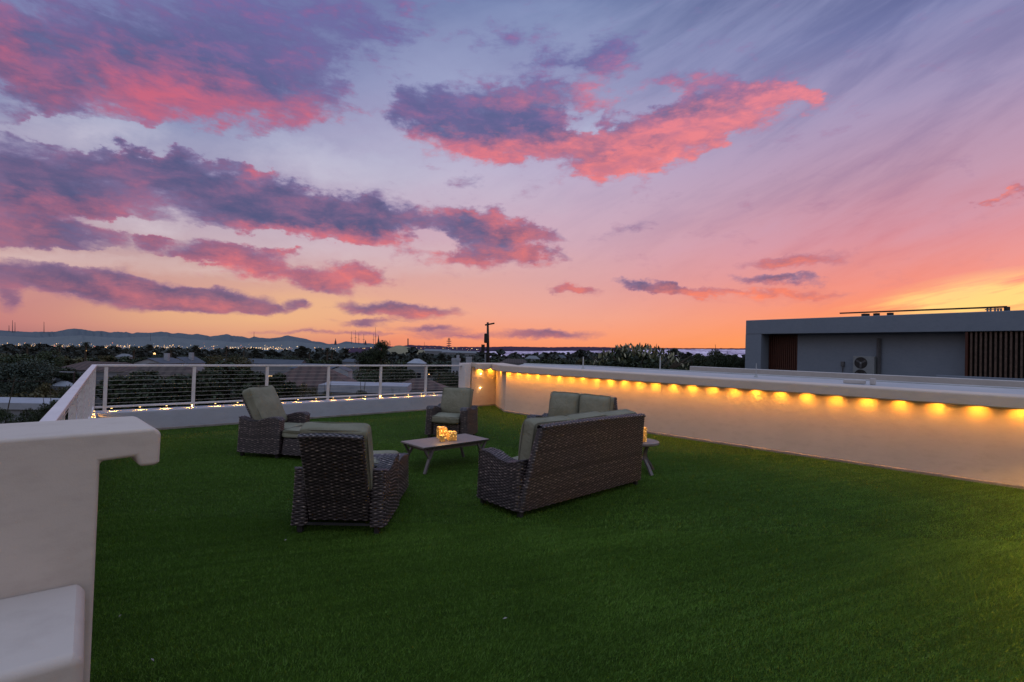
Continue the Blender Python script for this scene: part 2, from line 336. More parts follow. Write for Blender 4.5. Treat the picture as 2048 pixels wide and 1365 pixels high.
# cloud colours
cb = t.ramp(t.mapr(te, 0,.6), [(.0,S(160,105,130)),(.2,S(130,104,146)),(.5,S(126,118,162)),(1,S(116,120,168))])
cdk = t.ramp(t.mapr(te, 0,.6), [(.0,S(100,80,118)),(.25,S(76,76,120)),(.55,S(68,80,124)),(1,S(100,100,150))])
body = t.mix(core, cb, cdk)
var = t.mapr(nd.outputs[0], .3,.72,0,.55,True)
body = t.mix(var, body, t.ramp(t.mapr(te,0,.6), [(.0,S(170,110,130)),(1,S(116,104,166))]))
pcol = t.mix(t.mapr(az, -.7,.5,0,1,True), t.ramp(t.mapr(te,0,.6), [(0,S(232,122,120)),(.4,S(220,104,122)),(1,S(206,92,118))]), t.ramp(t.mapr(te,0,.6), [(0,S(255,132,84)),(.3,S(255,126,104)),(.7,S(255,136,134)),(1,S(236,134,158))]))
body = t.mix(t.math('MULTIPLY', pink, t.mapr(core, 0.,1.,1,.78)), body, pcol)
# bright thin edges where the cloud is pink
full = t.mix(t.math('MULTIPLY', dens, .96), sky, body)
# sky away from the sunset (behind the viewer and overhead): brightened as fill light
beh = t.mapr(Y, .50, .05, 0, 1, True)
up = t.mapr(Z, .55, .95, 0, 1, True)
bk = t.ramp(t.mapr(Z, -.1,1.), [(.0,(.39,.31,.275,1)),(.2,(.53,.425,.395,1)),(.45,(.53,.495,.56,1)),(.7,(.66,.77,1.04,1)),(1,(.68,.86,1.28,1))])
full = t.mix(t.math('MAXIMUM', beh, up), full, bk)
full = t.mix(t.mapr(Z, -.01,-.06,0,1), full, S(40,38,42))
ns = t.new('ShaderNodeTexSky', sky_type='NISHITA'); ns.sun_disc = False
SUN_EL, SUN_AZ = math.radians(2.0), math.radians(56)
ns.sun_elevation = SUN_EL; ns.sun_rotation = SUN_AZ
addc = t.mix(.012, full, ns.outputs[0], 'ADD')
t.put(bg.inputs[0], addc); bg.inputs[1].default_value = 1.0
w.cycles.sampling_method = 'MANUAL'; w.cycles.sample_map_resolution = 512
sd = bpy.data.lights.new("sun", 'SUN'); so = bpy.data.objects.new("sun", sd); link(so)
sd.energy = .10; sd.angle = math.radians(20); sd.color = (1,.55,.32)
dv = Vector((math.sin(SUN_AZ)*math.cos(math.radians(6)), math.cos(SUN_AZ)*math.cos(math.radians(6)), math.sin(math.radians(6))))
so.rotation_euler = dv.to_track_quat('Z','Y').to_euler(); so.location = (30,20,20)
# ================================================================== DECK GEOMETRY
r_ = Vector((.718,.696,0)); nr = Vector((-.696,.718,0))      # along the railing / outwards
w_ = Vector((.7266,-.6870,0)); nb = Vector((.6870,.7266,0))   # along the right wall / outwards
A = Vector((-7.46,9.07,0)); B = Vector((-.476,15.82,0)); Cc = Vector((-.139,14.17,0))
lr = Vector((.62,-.784,0))
D = Cc + w_*12.6; Gp = Vector((3.9,1.1,0)); outG = Vector(((D-Gp).y, -(D-Gp).x, 0)).normalized()
E = A + lr*13
poly = [(A.x,A.y),(B.x,B.y),(Cc.x,Cc.y),(D.x,D.y),(Gp.x,Gp.y),(Gp.x+.5,Gp.y-5),(E.x+.5,E.y-4),(E.x,E.y)]
def turf_fn(t, b):
    co = t.coord(); n = t.noise(co, 700, 3, .7); n2 = t.noise(t.mapping(co, rot=(0,0,.5), scale=(1,5,1)), 1.6, 4, .6)
    c = t.mix(t.mapr(n.outputs[0],.35,.65), (.018,.040,.003,1), (.035,.075,.006,1))
    t.put(b.inputs['Base Color'], t.mix(t.mapr(n2.outputs[0],.4,.65,0,.35), c, (.004,.012,.002,1)))
    t.put(b.inputs['Normal'], t.bump(n.outputs[0], .8, .01))
MT['turf'] = mat('turf_backing', turf_fn, rough=.95, spec=.1)
m = MB(); m.prism(poly, -.25, 0.0); tag(m.build('ground', MT['turf']), kind='structure')
# grass blades
def in_poly(x, y):
    ins = np.zeros(len(x), bool); n = len(poly); j = n-1
    for i in range(n):
        xi, yi = poly[i]; xj, yj = poly[j]
        c = ((yi > y) != (yj > y)) & (x < (xj-xi)*(y-yi)/(yj-yi+1e-12)+xi); ins ^= c; j = i
    return ins
def blades(n, ymin, ymax, wd, ht):
    # uniform in area over the visible wedge
    y = np.sqrt(RS.uniform(ymin**2, ymax**2, n)); x = RS.uniform(-1.10, 1.5, n)*y
    k = in_poly(x, y); x = x[k]; y = y[k]; n = len(x)
    a = RS.uniform(0, 2*np.pi, n)
    s1 = np.sin(x*3.1+y*2.6+np.sin(x*1.3)*2)+np.sin(x*1.1-y*3.7); s2 = np.sin(4.3*(x*.45-y*.9)+np.sin(y*2.1))
    h = ht*RS.uniform(.6,1.15,n)*(1+.05*s1)
    lx = RS.normal(0,.5,n)*h + .25*h + .09*h*s2; ly = RS.normal(0,.5,n)*h - .2*h + .08*h*s1
    wx = np.cos(a)*wd*.5; wy = np.sin(a)*wd*.5
    V = np.zeros((n,3,3)); V[:,0] = np.stack([x-wx,y-wy,np.full(n,-.002)],1); V[:,1] = np.stack([x+wx,y+wy,np.full(n,-.002)],1)
    V[:,2] = np.stack([x+lx,y+ly,h],1)
    return V.reshape(-1,3)
def blade_fn(t, b):
    g = t.new('ShaderNodeNewGeometry'); co = t.coord()
    c = t.ramp(g.outputs['Random Per Island'], [(0,(.068,.145,.014,1)),(.4,(.095,.200,.020,1)),(.8,(.125,.255,.028,1)),(.95,(.16,.28,.045,1)),(1,(.22,.26,.075,1))])
    n = t.noise(t.mapping(co, rot=(0,0,math.radians(24)), scale=(1.9,.10,1), t='TEXTURE'), 1.1, 6, .66, .25)
    n2 = t.noise(co, .5, 4, .55)
    c = t.mix(t.mapr(n.outputs[0],.40,.62,0,.55), c, (.035,.075,.006,1))
    t.put(b.inputs['Base Color'], t.mix(t.mapr(n2.outputs[0],.38,.66,0,.5), c, (.032,.08,.005,1)))
MT['blade'] = mat('grass_blade', blade_fn, rough=.55, spec=.25)
V = np.concatenate([blades(720000,1.6,5.0,.0029,.018), blades(480000,5.0,9.0,.005,.019), blades(260000,9.0,17.0,.009,.02)])
o = np_mesh('artificial_grass', V, np.arange(len(V)).reshape(-1,3), MT['blade'])
tag(o, 'short dark green artificial grass covering the roof deck', 'grass', kind='stuff')
# --- swept parapet with dripping lip
def arc(cx, cz, rad, a0, a1, n=5):
    return [(cx+rad*math.cos(math.radians(a0+(a1-a0)*i/n)), cz+rad*math.sin(math.radians(a0+(a1-a0)*i/n))) for i in range(n+1)]
LIP = .20; TOP = 1.325; LB = TOP-.185
# profile coords (o: outward from deck = +, z); deck side is negative
def parapet_profile(back=.34):
    p = [(0,-.2),(0,TOP-.11),(-LIP+.075,TOP-.11),(-LIP+.06,LB+.01)]

    p += [(-LIP+.012,LB),(-LIP,LB+.014)]
    p += arc(-LIP+.035, TOP-.035, .035, 180, 90, 5)
    p += [(back,TOP),(back,-.2)]
    return p
def sweep(m, path, prof, outs):
    """outs: outward unit vectors per segment"""
    n = len(path); rings = []
    for i in range(n):
        if i == 0: mv = outs[0]
        elif i == n-1: mv = outs[-1]
        else:
            a, b = outs[i-1], outs[i]; mv = (a+b); mv = mv/(mv.dot(a))
        rings.append([Vector((path[i].x, path[i].y, 0)) + mv*o_ + Vector((0,0,z)) for o_, z in prof])
    k = len(prof); vs = [p for r in rings for p in r]; fs = []
    for i in range(n-1):
        for j in range(k):
            fs.append((i*k+j, i*k+(j+1)%k, (i+1)*k+(j+1)%k, (i+1)*k+j))
    fs.append(tuple(range(k))); fs.append(tuple((n-1)*k+j for j in range(k))[::-1])
    m.add(vs, fs)
def perp_out(a, b):
    d = (b-a).normalized(); return Vector((-d.y, d.x, 0)) if True else None
S0 = Vector((-1.176,15.15,0)); S0 = B - r_*.98
outB = nb; outA = Vector((15.82-14.17, .337,0)).normalized()  # outward (away from deck) of the short return
outS = nr
wall = thing('parapet_wall', 'long cream stucco parapet wall with overhanging cap and a row of warm lights', 'wall', (0,0,0))
m = MB(); sweep(m, [S0, B, Cc, D, Gp], parapet_profile(), [outS, outA, outB, outG])
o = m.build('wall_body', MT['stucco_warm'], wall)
m = MB(); sweep(m, [S0, B, Cc, D, Gp], [(-.022,-.01),(-.022,.035),(.0,.045),(.01,-.01)], [outS, outA, outB, outG])
m.build('base_trim', MT['trim'], wall)
# flat roof behind the parapet
rb = [Cc+nb*.36+w_*.1, Vector((.4,16.3,0)), Vector((2.47,16.0,0)), Vector((2.47,16.0,0))+w_*19, Cc+nb*.36+w_*19]
roof = thing('flat_roof', 'pale grey flat roof lying behind the long parapet wall', 'roof', (0,0,0))
m = MB(); m.prism([(p.x,p.y) for p in rb], .7, TOP-.012); m.build('roof_sheet', MT['roofing'], roof)
m = MB(); a = Vector((2.47,16.0,TOP-.025)); m.bar(a, a+w_*19, .12, .08)
m.bar(Vector((.4,16.3,TOP-.025)), a, .12, .08); m.build('edge_curb', MT['roofing'], roof, bevel=.015)
# seams / coatings ridges
for k, px in enumerate([(1166,714,738),(1320,712,741),(1512,727,755)]):
    x0, y0, y1 = px; p = atz(x0, y1, TOP-.01); hgt = (y1-y0)/1000*p.y
    m = MB(); m.cyl(p, .018 if k<2 else .012, hgt, 8, .014 if k<2 else .006); m.cyl(p+Vector((0,0,-.01)), .05, .05, 10, .03)
    tag(m.build('vent_pipe', MT['roofing'], None), ['thin pale vent pipe on the flat roof, nearest the street lamp','thin pale vent pipe on the flat roof in front of the pale-leaved tree','thin faint rod on the flat roof below the left end of the neighbouring building'][k], 'pipe', 'thin pipes on the flat roof')
p = atz(1709,767,TOP); m = MB(); m.box(p+Vector((0,0,.03)), (.34,.12,.07), math.atan2(w_.y,w_.x)); m.box(p+w_*.28+Vector((0,0,.05)), (.06,.08,.12), .3)
tag(m.build('roof_flashing', MT['stucco'], None, bevel=.01), 'small white raised patch on the flat roof below the air conditioner', 'roof fitting')
# --- curb below the railing (front and left) 
CURB = .39
def curb(name, path, outs, label):
    th = thing(name, label, 'wall')
    m = MB(); sweep(m, path, [(0,-.3),(0,CURB-.03)]+arc(.03,CURB-.03,.03,180,90,4)+[(.34,CURB),(.34,-.3)], outs)
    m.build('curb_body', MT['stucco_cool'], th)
    m = MB(); sweep(m, path, [(-.02,-.01),(-.02,.035),(0,.045),(.01,-.01)], outs); m.build('base_trim', MT['trim'], th)
    return th
lo = Vector((-.784,-.62,0))
curb('low_wall', [A+lr*7.6, A, S0], [lo, nr], 'low white stucco curb wall carrying the cable railing')
# --- railing
RT = 1.26
rail_n = .15
def rp(s, z=0, off=rail_n): return A - r_*0 + r_*(s-.956) + nr*off + Vector((0,0,z))
# s measured so that A is near s=.956
def railing(name, label, p0, p1, posts, zb=.46, ncab=8, diag=False):
    th = thing(name, label, 'railing')
    d = (p1-p0).normalized()
    m = MB(); m.bar(p0+Vector((0,0,RT-.02)), p1+Vector((0,0,RT-.02)), .075, .04); m.build('top_rail', MT['rail'], th, bevel=.006)
    m = MB(); m.bar(p0+Vector((0,0,zb+.015)), p1+Vector((0,0,zb+.015)), .05, .035); m.build('bottom_rail', MT['rail'], th, bevel=.004)
    for s in posts:
        q = p0+d*s; m = MB(); m.box(q+Vector((0,0,(CURB+RT-.04)/2)), (.055,.055,RT-.04-CURB), math.atan2(d.y,d.x)); m.box(q+Vector((0,0,CURB+.006)), (.11,.11,.012), math.atan2(d.y,d.x))
        m.build('post', MT['rail'], th, bevel=.004)
    for k in range(ncab):
        z = zb+.085+k*.0835
        m = MB(); m.tube([p0+Vector((0,0,z)), p1+Vector((0,0,z))], .003, 6); m.build('cable', MT['cable'], th)
    return th
cr = rp(.93)
railing('cable_railing', 'white cable railing with five long bays along the far edge of the deck', cr, rp(9.62), [1.07-.93+.0, 2.475-.93, 3.885-.93, 5.3-.93, 6.715-.93, 8.14-.93])
lp0 = cr + r_*(-.03); lp1 = lp0 + lr*8.2
railing('cable_railing', 'white cable railing running towards the near left stucco block', lp0, lp1, [.06,1.5,2.9,4.3,5.7,7.1])
# corner pilaster
pl = thing('pilaster', 'narrow white stucco pillar where the railing meets the tall wall', 'pillar', (0,0,0))
q = rp(9.50,0,.02); m = MB(); m.box(rp(9.50,.66,.10), (.22,.30,1.32), math.atan2(r_.y,r_.x)); m.build('shaft', MT['rail'], pl, bevel=.008)
m = MB(); m.box(rp(9.66,.60,.17), (.10,.14,1.2), math.atan2(r_.y,r_.x)); m.build('side_post', MT['stucco'], pl, bevel=.006)
# ------------------------------------------------------------------ lights
def lamp(parent, loc, power, rad=.012, spot=None, aim=(0,0,-1), col=(1,.50,.11)):
    ld = bpy.data.lights.new('lamp_light', 'SPOT' if spot else 'POINT'); ld.energy = power; ld.color = col; ld.shadow_soft_size = rad
    if spot: ld.spot_size = math.radians(spot); ld.spot_blend = .9
    lo_ = bpy.data.objects.new('lamp_light', ld); link(lo_, parent); lo_.location = loc
    lo_.rotation_euler = Vector(aim).to_track_quat('-Z','Y').to_euler(); return lo_
def puck_mesh():
    m = MB(); m.cyl((0,0,0), .022, .012, 12, .018); return m
pm = puck_mesh().build('lamp_housing', MT['lamp_body']); gm = MB(); gm.cyl((0,0,-.006), .014, .007, 12); gm = gm.build('lamp_lens', MT['lamp_glow'])
pm_me, gm_me = pm.data, gm.data; bpy.data.objects.remove(pm); bpy.data.objects.remove(gm)
SP = bpy.data.lights.new('wall_lamp_light','SPOT'); SP.energy = 19; SP.color = (1,.385,.022); SP.shadow_soft_size = .012; SP.spot_size = math.radians(164); SP.spot_blend = 1.0
RW = bpy.data.lights.new('return_wall_lamp_light','SPOT'); RW.energy = 340; RW.color = (1,.50,.05); RW.shadow_soft_size = .02; RW.spot_size = math.radians(150); RW.spot_blend = .8
RL = bpy.data.lights.new('rail_lamp_light','SPOT'); RL.energy = 6.0; RL.color = (1,.40,.05); RL.shadow_soft_size = .008; RL.spot_size = math.radians(165); RL.spot_blend = .5
def lamp_thing(name, label, loc, ldata, group, aim=(0,0,-1)):
    th = thing(name, label, 'light', loc, 0, group)
    a = bpy.data.objects.new('housing', pm_me); link(a, th); b = bpy.data.objects.new('lens', gm_me); link(b, th)
    l = bpy.data.objects.new('lamp_light', ldata); link(l, th); l.location = (0,0,-.012); l.rotation_euler = Vector(aim).to_track_quat('-Z','Y').to_euler()
    return th
ordn = ['first','second','third','fourth','fifth','sixth','seventh','eighth','ninth','tenth','eleventh','twelfth','thirteenth','fourteenth','fifteenth','sixteenth','seventeenth','eighteenth','nineteenth','twentieth']
def nth(i, n, a, b):
    if i < n/2: return (ordn[i] + ' from ' + a)
    return (ordn[n-1-i] + ' from ' + b) if n-1-i > 0 else ('last one, at ' + b)
LX = [1014,1033,1052,1072,1093,1115,1138,1163,1189,1217,1246,1276,1309,1344,1382,1422,1465,1510,1559,1612,1671,1733,1800,1875,1955,2043]
for i, x in enumerate(LX):
    r = ray(x, 745+(x-1014)*.07); nn = (r.x*nb.x + r.y*nb.y); dist = (Cc.dot(nb)-.085)/nn
    p = Vector((r.x*dist, dist, TOP-.13))
    lamp_thing('wall_light', 'warm downlight under the wall cap, '+nth(i,len(LX),'the far corner','the right picture edge'), p, SP, 'downlights under the long parapet cap', aim=(-nb.x*.22,-nb.y*.22,-1))
last = p
for k in range(4):
    lamp_thing('wall_light', 'warm downlight under the wall cap beyond the right picture edge', last + w_*(.46*(k+1)), SP, 'downlights out of view')
gd = (Gp-D).normalized()
for k in range(13):
    pk = D + gd*(.5+k*.46) - outG*.10; pk.z = TOP-.13
    lamp_thing('wall_light', 'warm downlight on the return wall beyond the right picture edge', pk, RW, 'downlights on the return wall out of view', aim=(-outG.x*.9,-outG.y*.9,-1))
# return wall lights
for k, (f, lab) in enumerate(((.30,'glowing lamp under the cap of the short wall, left of the corner'),(.75,'glowing lamp under the cap in the far corner itself'))):
    p = B - r_*(.98-.98*f) - nr*.045 + Vector((0,0,TOP-.13)); lamp_thing('wall_light', lab, p, SP, None)
p = B + (Cc-B)*.5 - outA*.045 + Vector((0,0,TOP-.13)); lamp_thing('wall_light','warm lamp under the cap of the short angled wall section', p, SP, None)
for k, z in enumerate((.97,.45)):
    p = atz(962, 764 if k==0 else 792, z)
    p = B - r_*.66 - nr*.03; p.z = 1.0 if k==0 else .57
    th = thing('bare_bulb', ['bright star-like bare bulb on the short wall, upper of two','bright star-like bare bulb on the short wall, lower of two'][k], 'light', p, 0, 'bare bulbs on the short wall')
    bm = bmesh.new(); bmesh.ops.create_icosphere(bm, subdivisions=2, radius=.011); me = bpy.data.meshes.new('bulb'); bm.to_mesh(me); bm.free(); me.materials.append(MT['star_glow'])
    link(bpy.data.objects.new('bulb', me), th)
    m = MB(); m.box(nr*.02, (.03,.012,.03), math.atan2(r_.y,r_.x)); m.build('bulb_holder', MT['lamp_body'], th)
    ld = bpy.data.lights.new('bulb_light','POINT'); ld.energy=.5; ld.color=(1,.5,.13); ld.shadow_soft_size=.018; l_=bpy.data.objects.new('bulb_light',ld); link(l_,th); l_.location=-nr*.04
# hose bib / sensor on the corner wall
p = B - nr*.05 + Vector((0,0,.86)) - r_*.12; m = MB(); m.box(p, (.08,.05,.03), .4); m.bar(p, p+Vector((-.02,-.02,-.16)), .012)
tag(m.build('wall_tap', MT['lamp_body']), 'small tap on the short wall beside the far corner', 'tap')
nR = 20
for i in range(nR):
    s = 1.17 + i*.426
    lamp_thing('rail_light', 'small warm light under the bottom rail, '+nth(i,nR,'the left corner','the pillar'), rp(s, .452, rail_n-.03), RL, 'lights under the railing')
for i in range(5):
    p = lp0 + lr*(.35+i*.43) + Vector((0,0,.452)) - lo*.03
    lamp_thing('rail_light', 'small warm light under the left railing, '+['nearest the deck corner','second from the deck corner','third from the deck corner','fourth from the deck corner','fifth from the deck corner'][i], p, RL, 'lights under the railing')
# ================================================================== NEAR LEFT STUCCO BLOCK (cut end of a parapet)
bw = thing('stucco_block', 'rounded white stucco wall end with hooked overhanging cap, near left', 'wall')
F0 = Vector((-1.036*1.75, 1.276*1.75, 0))        # foot of wall's right edge, front face
dn = Vector((.70,.714,0)).normalized(); bn = Vector((-dn.y, dn.x, 0))
def blk(profile, thick, name, mt, parent, front=F0, bevel=.02, seg=4, d=dn, n=bn):
    vs = []; k = len(profile)
    for q in (0, thick): vs += [front + d*x + n*q + Vector((0,0,z)) for x, z in profile]
    m = MB(); m.add(vs, [tuple(range(k)), tuple(range(k,2*k))[::-1]]+[(i,i+k,(i+1)%k+k,(i+1)%k) for i in range(k)])
    return m.build(name, mt, parent, bevel=bevel, seg=seg)
TB = 1.335
prof = [(-4,-.2),(0,-.2),(0,TB-.137),(.128,TB-.132),(.142,TB-.18),(.210,TB-.183),(.222,TB-.168),(.224,TB-.03),(.198,TB-.004),(-4,TB)]
o = blk(prof, .52, 'wall_body', MT['stucco_near'], bw, bevel=.035, seg=5)
m = MB(); m.bar(F0+dn*.012+Vector((0,0,.02)), F0+dn*.012+bn*.52+Vector((0,0,.02)), .02, .05); m.build('base_trim', MT['trim'], bw)
lw = thing('stucco_step', 'lower rounded stucco ledge in the bottom left corner', 'wall')
G0 = F0 - dn*.032 + Vector((0,0,0)) - bn*.003
prof = [(-3,-.2),(0,-.2),(0,.672),(-.03,.69),(-.35,.705),(-3,.68)]
blk(prof, -.66, 'ledge_body', MT['stucco_near'], lw, front=G0, bevel=.035, seg=5, n=Vector((-.645,.764,0)))
# ================================================================== WOVEN FURNITURE
WV = []
def weave(V_, F_, surf, LU, LV, pitch=.017, stake=.047, amp=.0052, closed=False, sub=3):
    """append strands over the surface surf(u,v) (u,v in 0..1) -> points (n,3), normals (n,3)"""
    ns = max(2, int(round(LU/stake))); ns += ns % 2
    nu = ns*sub; nrow = max(1, int(LV/pitch))
    u = np.linspace(0, 1, nu+1)
    base = sum(len(a) for a in V_)
    jit = RS.uniform(-.12,.12,nrow)
    for j in range(nrow):
        ph = np.cos(np.pi*u*ns + np.pi*j)
        rows = []
        for dv, bulge in ((-.46,-.0022),(0,.0018),(.46,-.0022)):
            v = np.full(nu+1, (j+.5+dv+jit[j]*.5)/nrow)
            P, N = surf(u, np.clip(v,0,1)); rows.append(P + N*(amp*ph[:,None]+bulge+.003))
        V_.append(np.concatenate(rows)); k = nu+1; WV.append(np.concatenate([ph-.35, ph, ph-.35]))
        i = np.arange(nu)
        q = np.concatenate([np.stack([i, i+1, i+1+k, i+k],1), np.stack([i+k, i+1+k, i+1+2*k, i+2*k],1)])
        F_.append(q+base); base += 3*k
def num_normal(fn):
    def s(u, v):
        P = fn(u, v); e = 1e-3
        Pu = fn(np.clip(u+e,0,1), v)-fn(np.clip(u-e,0,1), v); Pv = fn(u, np.clip(v+e,0,1))-fn(u, np.clip(v-e,0,1))
        N = np.cross(Pu, Pv); L = np.linalg.norm(N, axis=1, keepdims=True); L[L==0] = 1
        return P, N/L
    return s
def loop_rect(u, hx, hy, r=.03):
    """rounded rectangle, counter clockwise from rear-left; u 0..1 ; returns x,y arrays (unit scaled by hx,hy arrays)"""
    hx0 = float(np.mean(hx)); hy0 = float(np.mean(hy))
    pts = []
    for cx, cy, a0 in ((hx0-r,-hy0+r,-90),(hx0-r,hy0-r,0),(-hx0+r,hy0-r,90),(-hx0+r,-hy0+r,180)):
        for k in range(5):
            a = math.radians(a0+90*k/4); pts.append((cx+r*math.cos(a), cy+r*math.sin(a)))
    pts.append(pts[0]); pts = np.array(pts); seg = np.linalg.norm(np.diff(pts,axis=0),axis=1); c = np.concatenate([[0],np.cumsum(seg)]); c /= c[-1]
    return np.interp(u, c, pts[:,0])/hx0*hx, np.interp(u, c, pts[:,1])/hy0*hy, seg.sum()
def finish_wicker(name, V_, F_, back, parent):
    """back: list of (surf) grids for dark backing"""
    Vs = list(V_); Fs = list(F_); base = sum(len(a) for a in Vs); nf = sum(len(f) for f in Fs); nb_ = 0
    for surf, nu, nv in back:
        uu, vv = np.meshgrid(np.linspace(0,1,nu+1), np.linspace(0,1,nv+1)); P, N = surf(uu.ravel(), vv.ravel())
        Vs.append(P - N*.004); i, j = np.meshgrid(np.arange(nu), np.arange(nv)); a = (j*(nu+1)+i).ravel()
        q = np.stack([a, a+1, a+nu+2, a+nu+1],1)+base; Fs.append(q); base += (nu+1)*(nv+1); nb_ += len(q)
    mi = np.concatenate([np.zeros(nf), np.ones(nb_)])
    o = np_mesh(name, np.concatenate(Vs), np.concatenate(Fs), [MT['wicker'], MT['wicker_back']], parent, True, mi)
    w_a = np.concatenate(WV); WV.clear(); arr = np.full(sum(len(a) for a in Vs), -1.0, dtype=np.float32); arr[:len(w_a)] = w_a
    at_ = o.data.attributes.new('strand_shade', 'FLOAT', 'POINT'); at_.data.foreach_set('value', arr); return o
def wrap(name, parent, hx, hy, zf, cx=lambda v:0*v, cy=lambda v:0*v, r=.03, LV=.5, cap=True, pitch=.017, stake=.047, capdir='y', cappitch=None):
    """hx,hy(v) half sizes; zf(x,y,v) height; cx, cy(v) centre shift"""
    per = [0]
    def f(u, v):
        x, y, L = loop_rect(u, hx(v), hy(v), r); per[0] = L
        x = x + cx(v); y = y + cy(v); return np.stack([x, y, zf(x, y, v)], 1)
    surf = num_normal(f); f(np.array([0.]), np.array([.5]))
    V_, F_ = [], []
    weave(V_, F_, surf, per[0], LV, pitch, stake)
    back = [(surf, 40, 10)]
    if cap:
        one = np.array([1.]); HX = float(hx(one)[0]); HY = float(hy(one)[0]); CX = float(cx(one)[0]); CY = float(cy(one)[0])
        def g(u, v):
            if capdir == 'y': x = (2*v-1)*HX*-1; y = (2*u-1)*HY
            else: x = (2*u-1)*HX; y = (2*v-1)*HY
            x = x+CX; y = y+CY; return np.stack([x, y, zf(x, y, np.ones_like(u))+.002], 1)
        gs = num_normal(g); weave(V_, F_, gs, 2*(HY if capdir=='y' else HX), 2*(HX if capdir=='y' else HY), cappitch or pitch, stake); back.append((gs, 12, 4))
    return finish_wicker(name, V_, F_, back, parent)
def cushion(name, parent, size, loc, rot=(0,0,0), crown=.28, seed=0, pipe=True, n=14, sag=0, flat=1.):
    """pillowy box cushion: size (x,y,z)"""
    rs = np.random.RandomState(seed+5); lin = np.linspace(-1,1,n+1); pts = {}; V = []; F = []
    def idx(i,j,k):
        if (i,j,k) not in pts: pts[(i,j,k)] = len(V); V.append((lin[i],lin[j],lin[k]))
        return pts[(i,j,k)]
    for a in range(n):
        for b in range(n):
            F += [(idx(a,b,0),idx(a,b+1,0),idx(a+1,b+1,0),idx(a+1,b,0)),(idx(a,b,n),idx(a+1,b,n),idx(a+1,b+1,n),idx(a,b+1,n)),
                  (idx(a,0,b),idx(a+1,0,b),idx(a+1,0,b+1),idx(a,0,b+1)),(idx(a,n,b),idx(a,n,b+1),idx(a+1,n,b+1),idx(a+1,n,b)),
                  (idx(0,a,b),idx(0,a,b+1),idx(0,a+1,b+1),idx(0,a+1,b)),(idx(n,a,b),idx(n,a+1,b),idx(n,a+1,b+1),idx(n,a,b+1))]
    P = np.array(V); h = np.array(size)/2; r = min(h)*.55
    Q = P*h; inner = np.clip(Q, -(h-r), h-r); d = Q-inner; L = np.linalg.norm(d,axis=1,keepdims=True); L[L==0]=1
    Q = inner + d/L*np.minimum(L, r)
    x,y,z = P.T
    prof = np.clip((1-x**2),0,1)**.55*np.clip((1-y**2),0,1)**.55
    Q[:,2] *= (1-.22) + crown*1.6*prof*np.where(z > 0, flat, 1.)
    Q[:,0] *= 1 - .035*(1-z**2)*(1-0*y) + .02*(np.abs(y)**3); Q[:,1] *= 1 + .02*(np.abs(x)**3)
    Q[:,2] += sag*(x**2)*.0
    f1 = rs.uniform(2,5,6); p1 = rs.uniform(0,6.28,6)
    wob = .006*(np.sin(f1[0]*x+p1[0]+2*y)+np.sin(f1[1]*y+p1[1]+1.5*z)+np.sin(f1[2]*z*.8+p1[2]+f1[3]*x*y))
    Q[:,2] += wob*np.sign(z)*(np.abs(z)>.3); Q[:,0] += wob*.5; Q[:,1] += .5*.006*np.sin(3*x+p1[4])
    o = np_mesh(name, Q, np.array(F), MT['cushion'], parent, True); o.location = loc; o.rotation_euler = rot
    if pipe:
        m = MB()
        for zz in (-1,1):
            path = []
            for k in range(65):
                a = 2*math.pi*k/64; ca, sa = math.cos(a), math.sin(a); e = .16
                px = math.copysign(abs(ca)**e, ca)*(h[0]-.010); py = math.copysign(abs(sa)**e, sa)*(h[1]-.010)
                path.append((px, py, zz*h[2]*.64))
            m.tube(path, .005, 6, cap=False)
        m.build('piping', MT['piping'], o, True, fix=False)
    return o
def feet(root, pts, h=.07, r=.05):
    for x, y in pts:
        m = MB(); m.box((x,y,h/2), (r,r,h)); m.build('foot', MT['dark_frame'], root, bevel=.005)
def armh(y, L, h=.60):
    """arm height along y: high rounded front, dip, slight rise at the rear; y from rear(0) to front(L)"""
    tt = np.clip(y/L, 0, 1)
    return h - .055*np.sin(np.pi*np.clip((.72-tt)/.72,0,1))**1.5*1. - .045*np.clip((tt-.9)/.1,0,1)**2 + .0*tt + .015*np.clip((tt-.6)/.3,0,1)
def make_arm(root, side, W, L, aw=.14, h=.60, zb=.07, flare=.02):
    def zf(x, y, v): return zb + (armh(y, L, h)-zb)*v
    return wrap('armrest', root, lambda v: aw/2+0*v, lambda v: L/2+0*v, zf, cx=lambda v: side*(W/2-aw/2 + flare*(1-v)**2), cy=lambda v: L/2+0*v, r=.035, LV=h-zb, capdir='x')
def make_back(root, hx, z0, z1, y0, y1, th=.07, curve=.03, pitch=.0175):
    """back shell from (y0,z0) to (y1,z1); hx(v)"""
    return wrap('backrest', root, hx, lambda v: th/2+0*v, lambda x,y,v: z0+(z1-z0)*v + .012*(1-(x/ (hx(v)+1e-6))**2)*v, cy=lambda v: y0+(y1-y0)*(v**1.15)+th/2 - curve*np.sin(np.pi*v)*0, r=.03, LV=math.hypot(z1-z0,y1-y0), cap=True, capdir='x', pitch=pitch)
def top_roll(root, hw, y, z, bowz=.012):
    V_, F_ = [], []
    def f(u, v):
        a = -2*np.pi*v; x = (2*u-1)*hw; zz = z + bowz*(1-(x/hw)**2); return np.stack([x, y+.042*np.cos(a)*1.0, zz+.022*np.sin(a)],1)
    weave(V_, F_, num_normal(f), hw*2, .2, .02, .03, .003); o = finish_wicker('top_roll', V_, F_, [(num_normal(f), 30, 8)], root); return o
def make_seat(root, W, y0, y1, h=.30, zb=.07, name='seat_base'):
    L = y1-y0
    return wrap(name, root, lambda v: W/2+0*v, lambda v: L/2+0*v, lambda x,y,v: zb+(h-zb)*v, cy=lambda v:(y0+y1)/2+0*v, r=.03, LV=h-zb, cap=False)
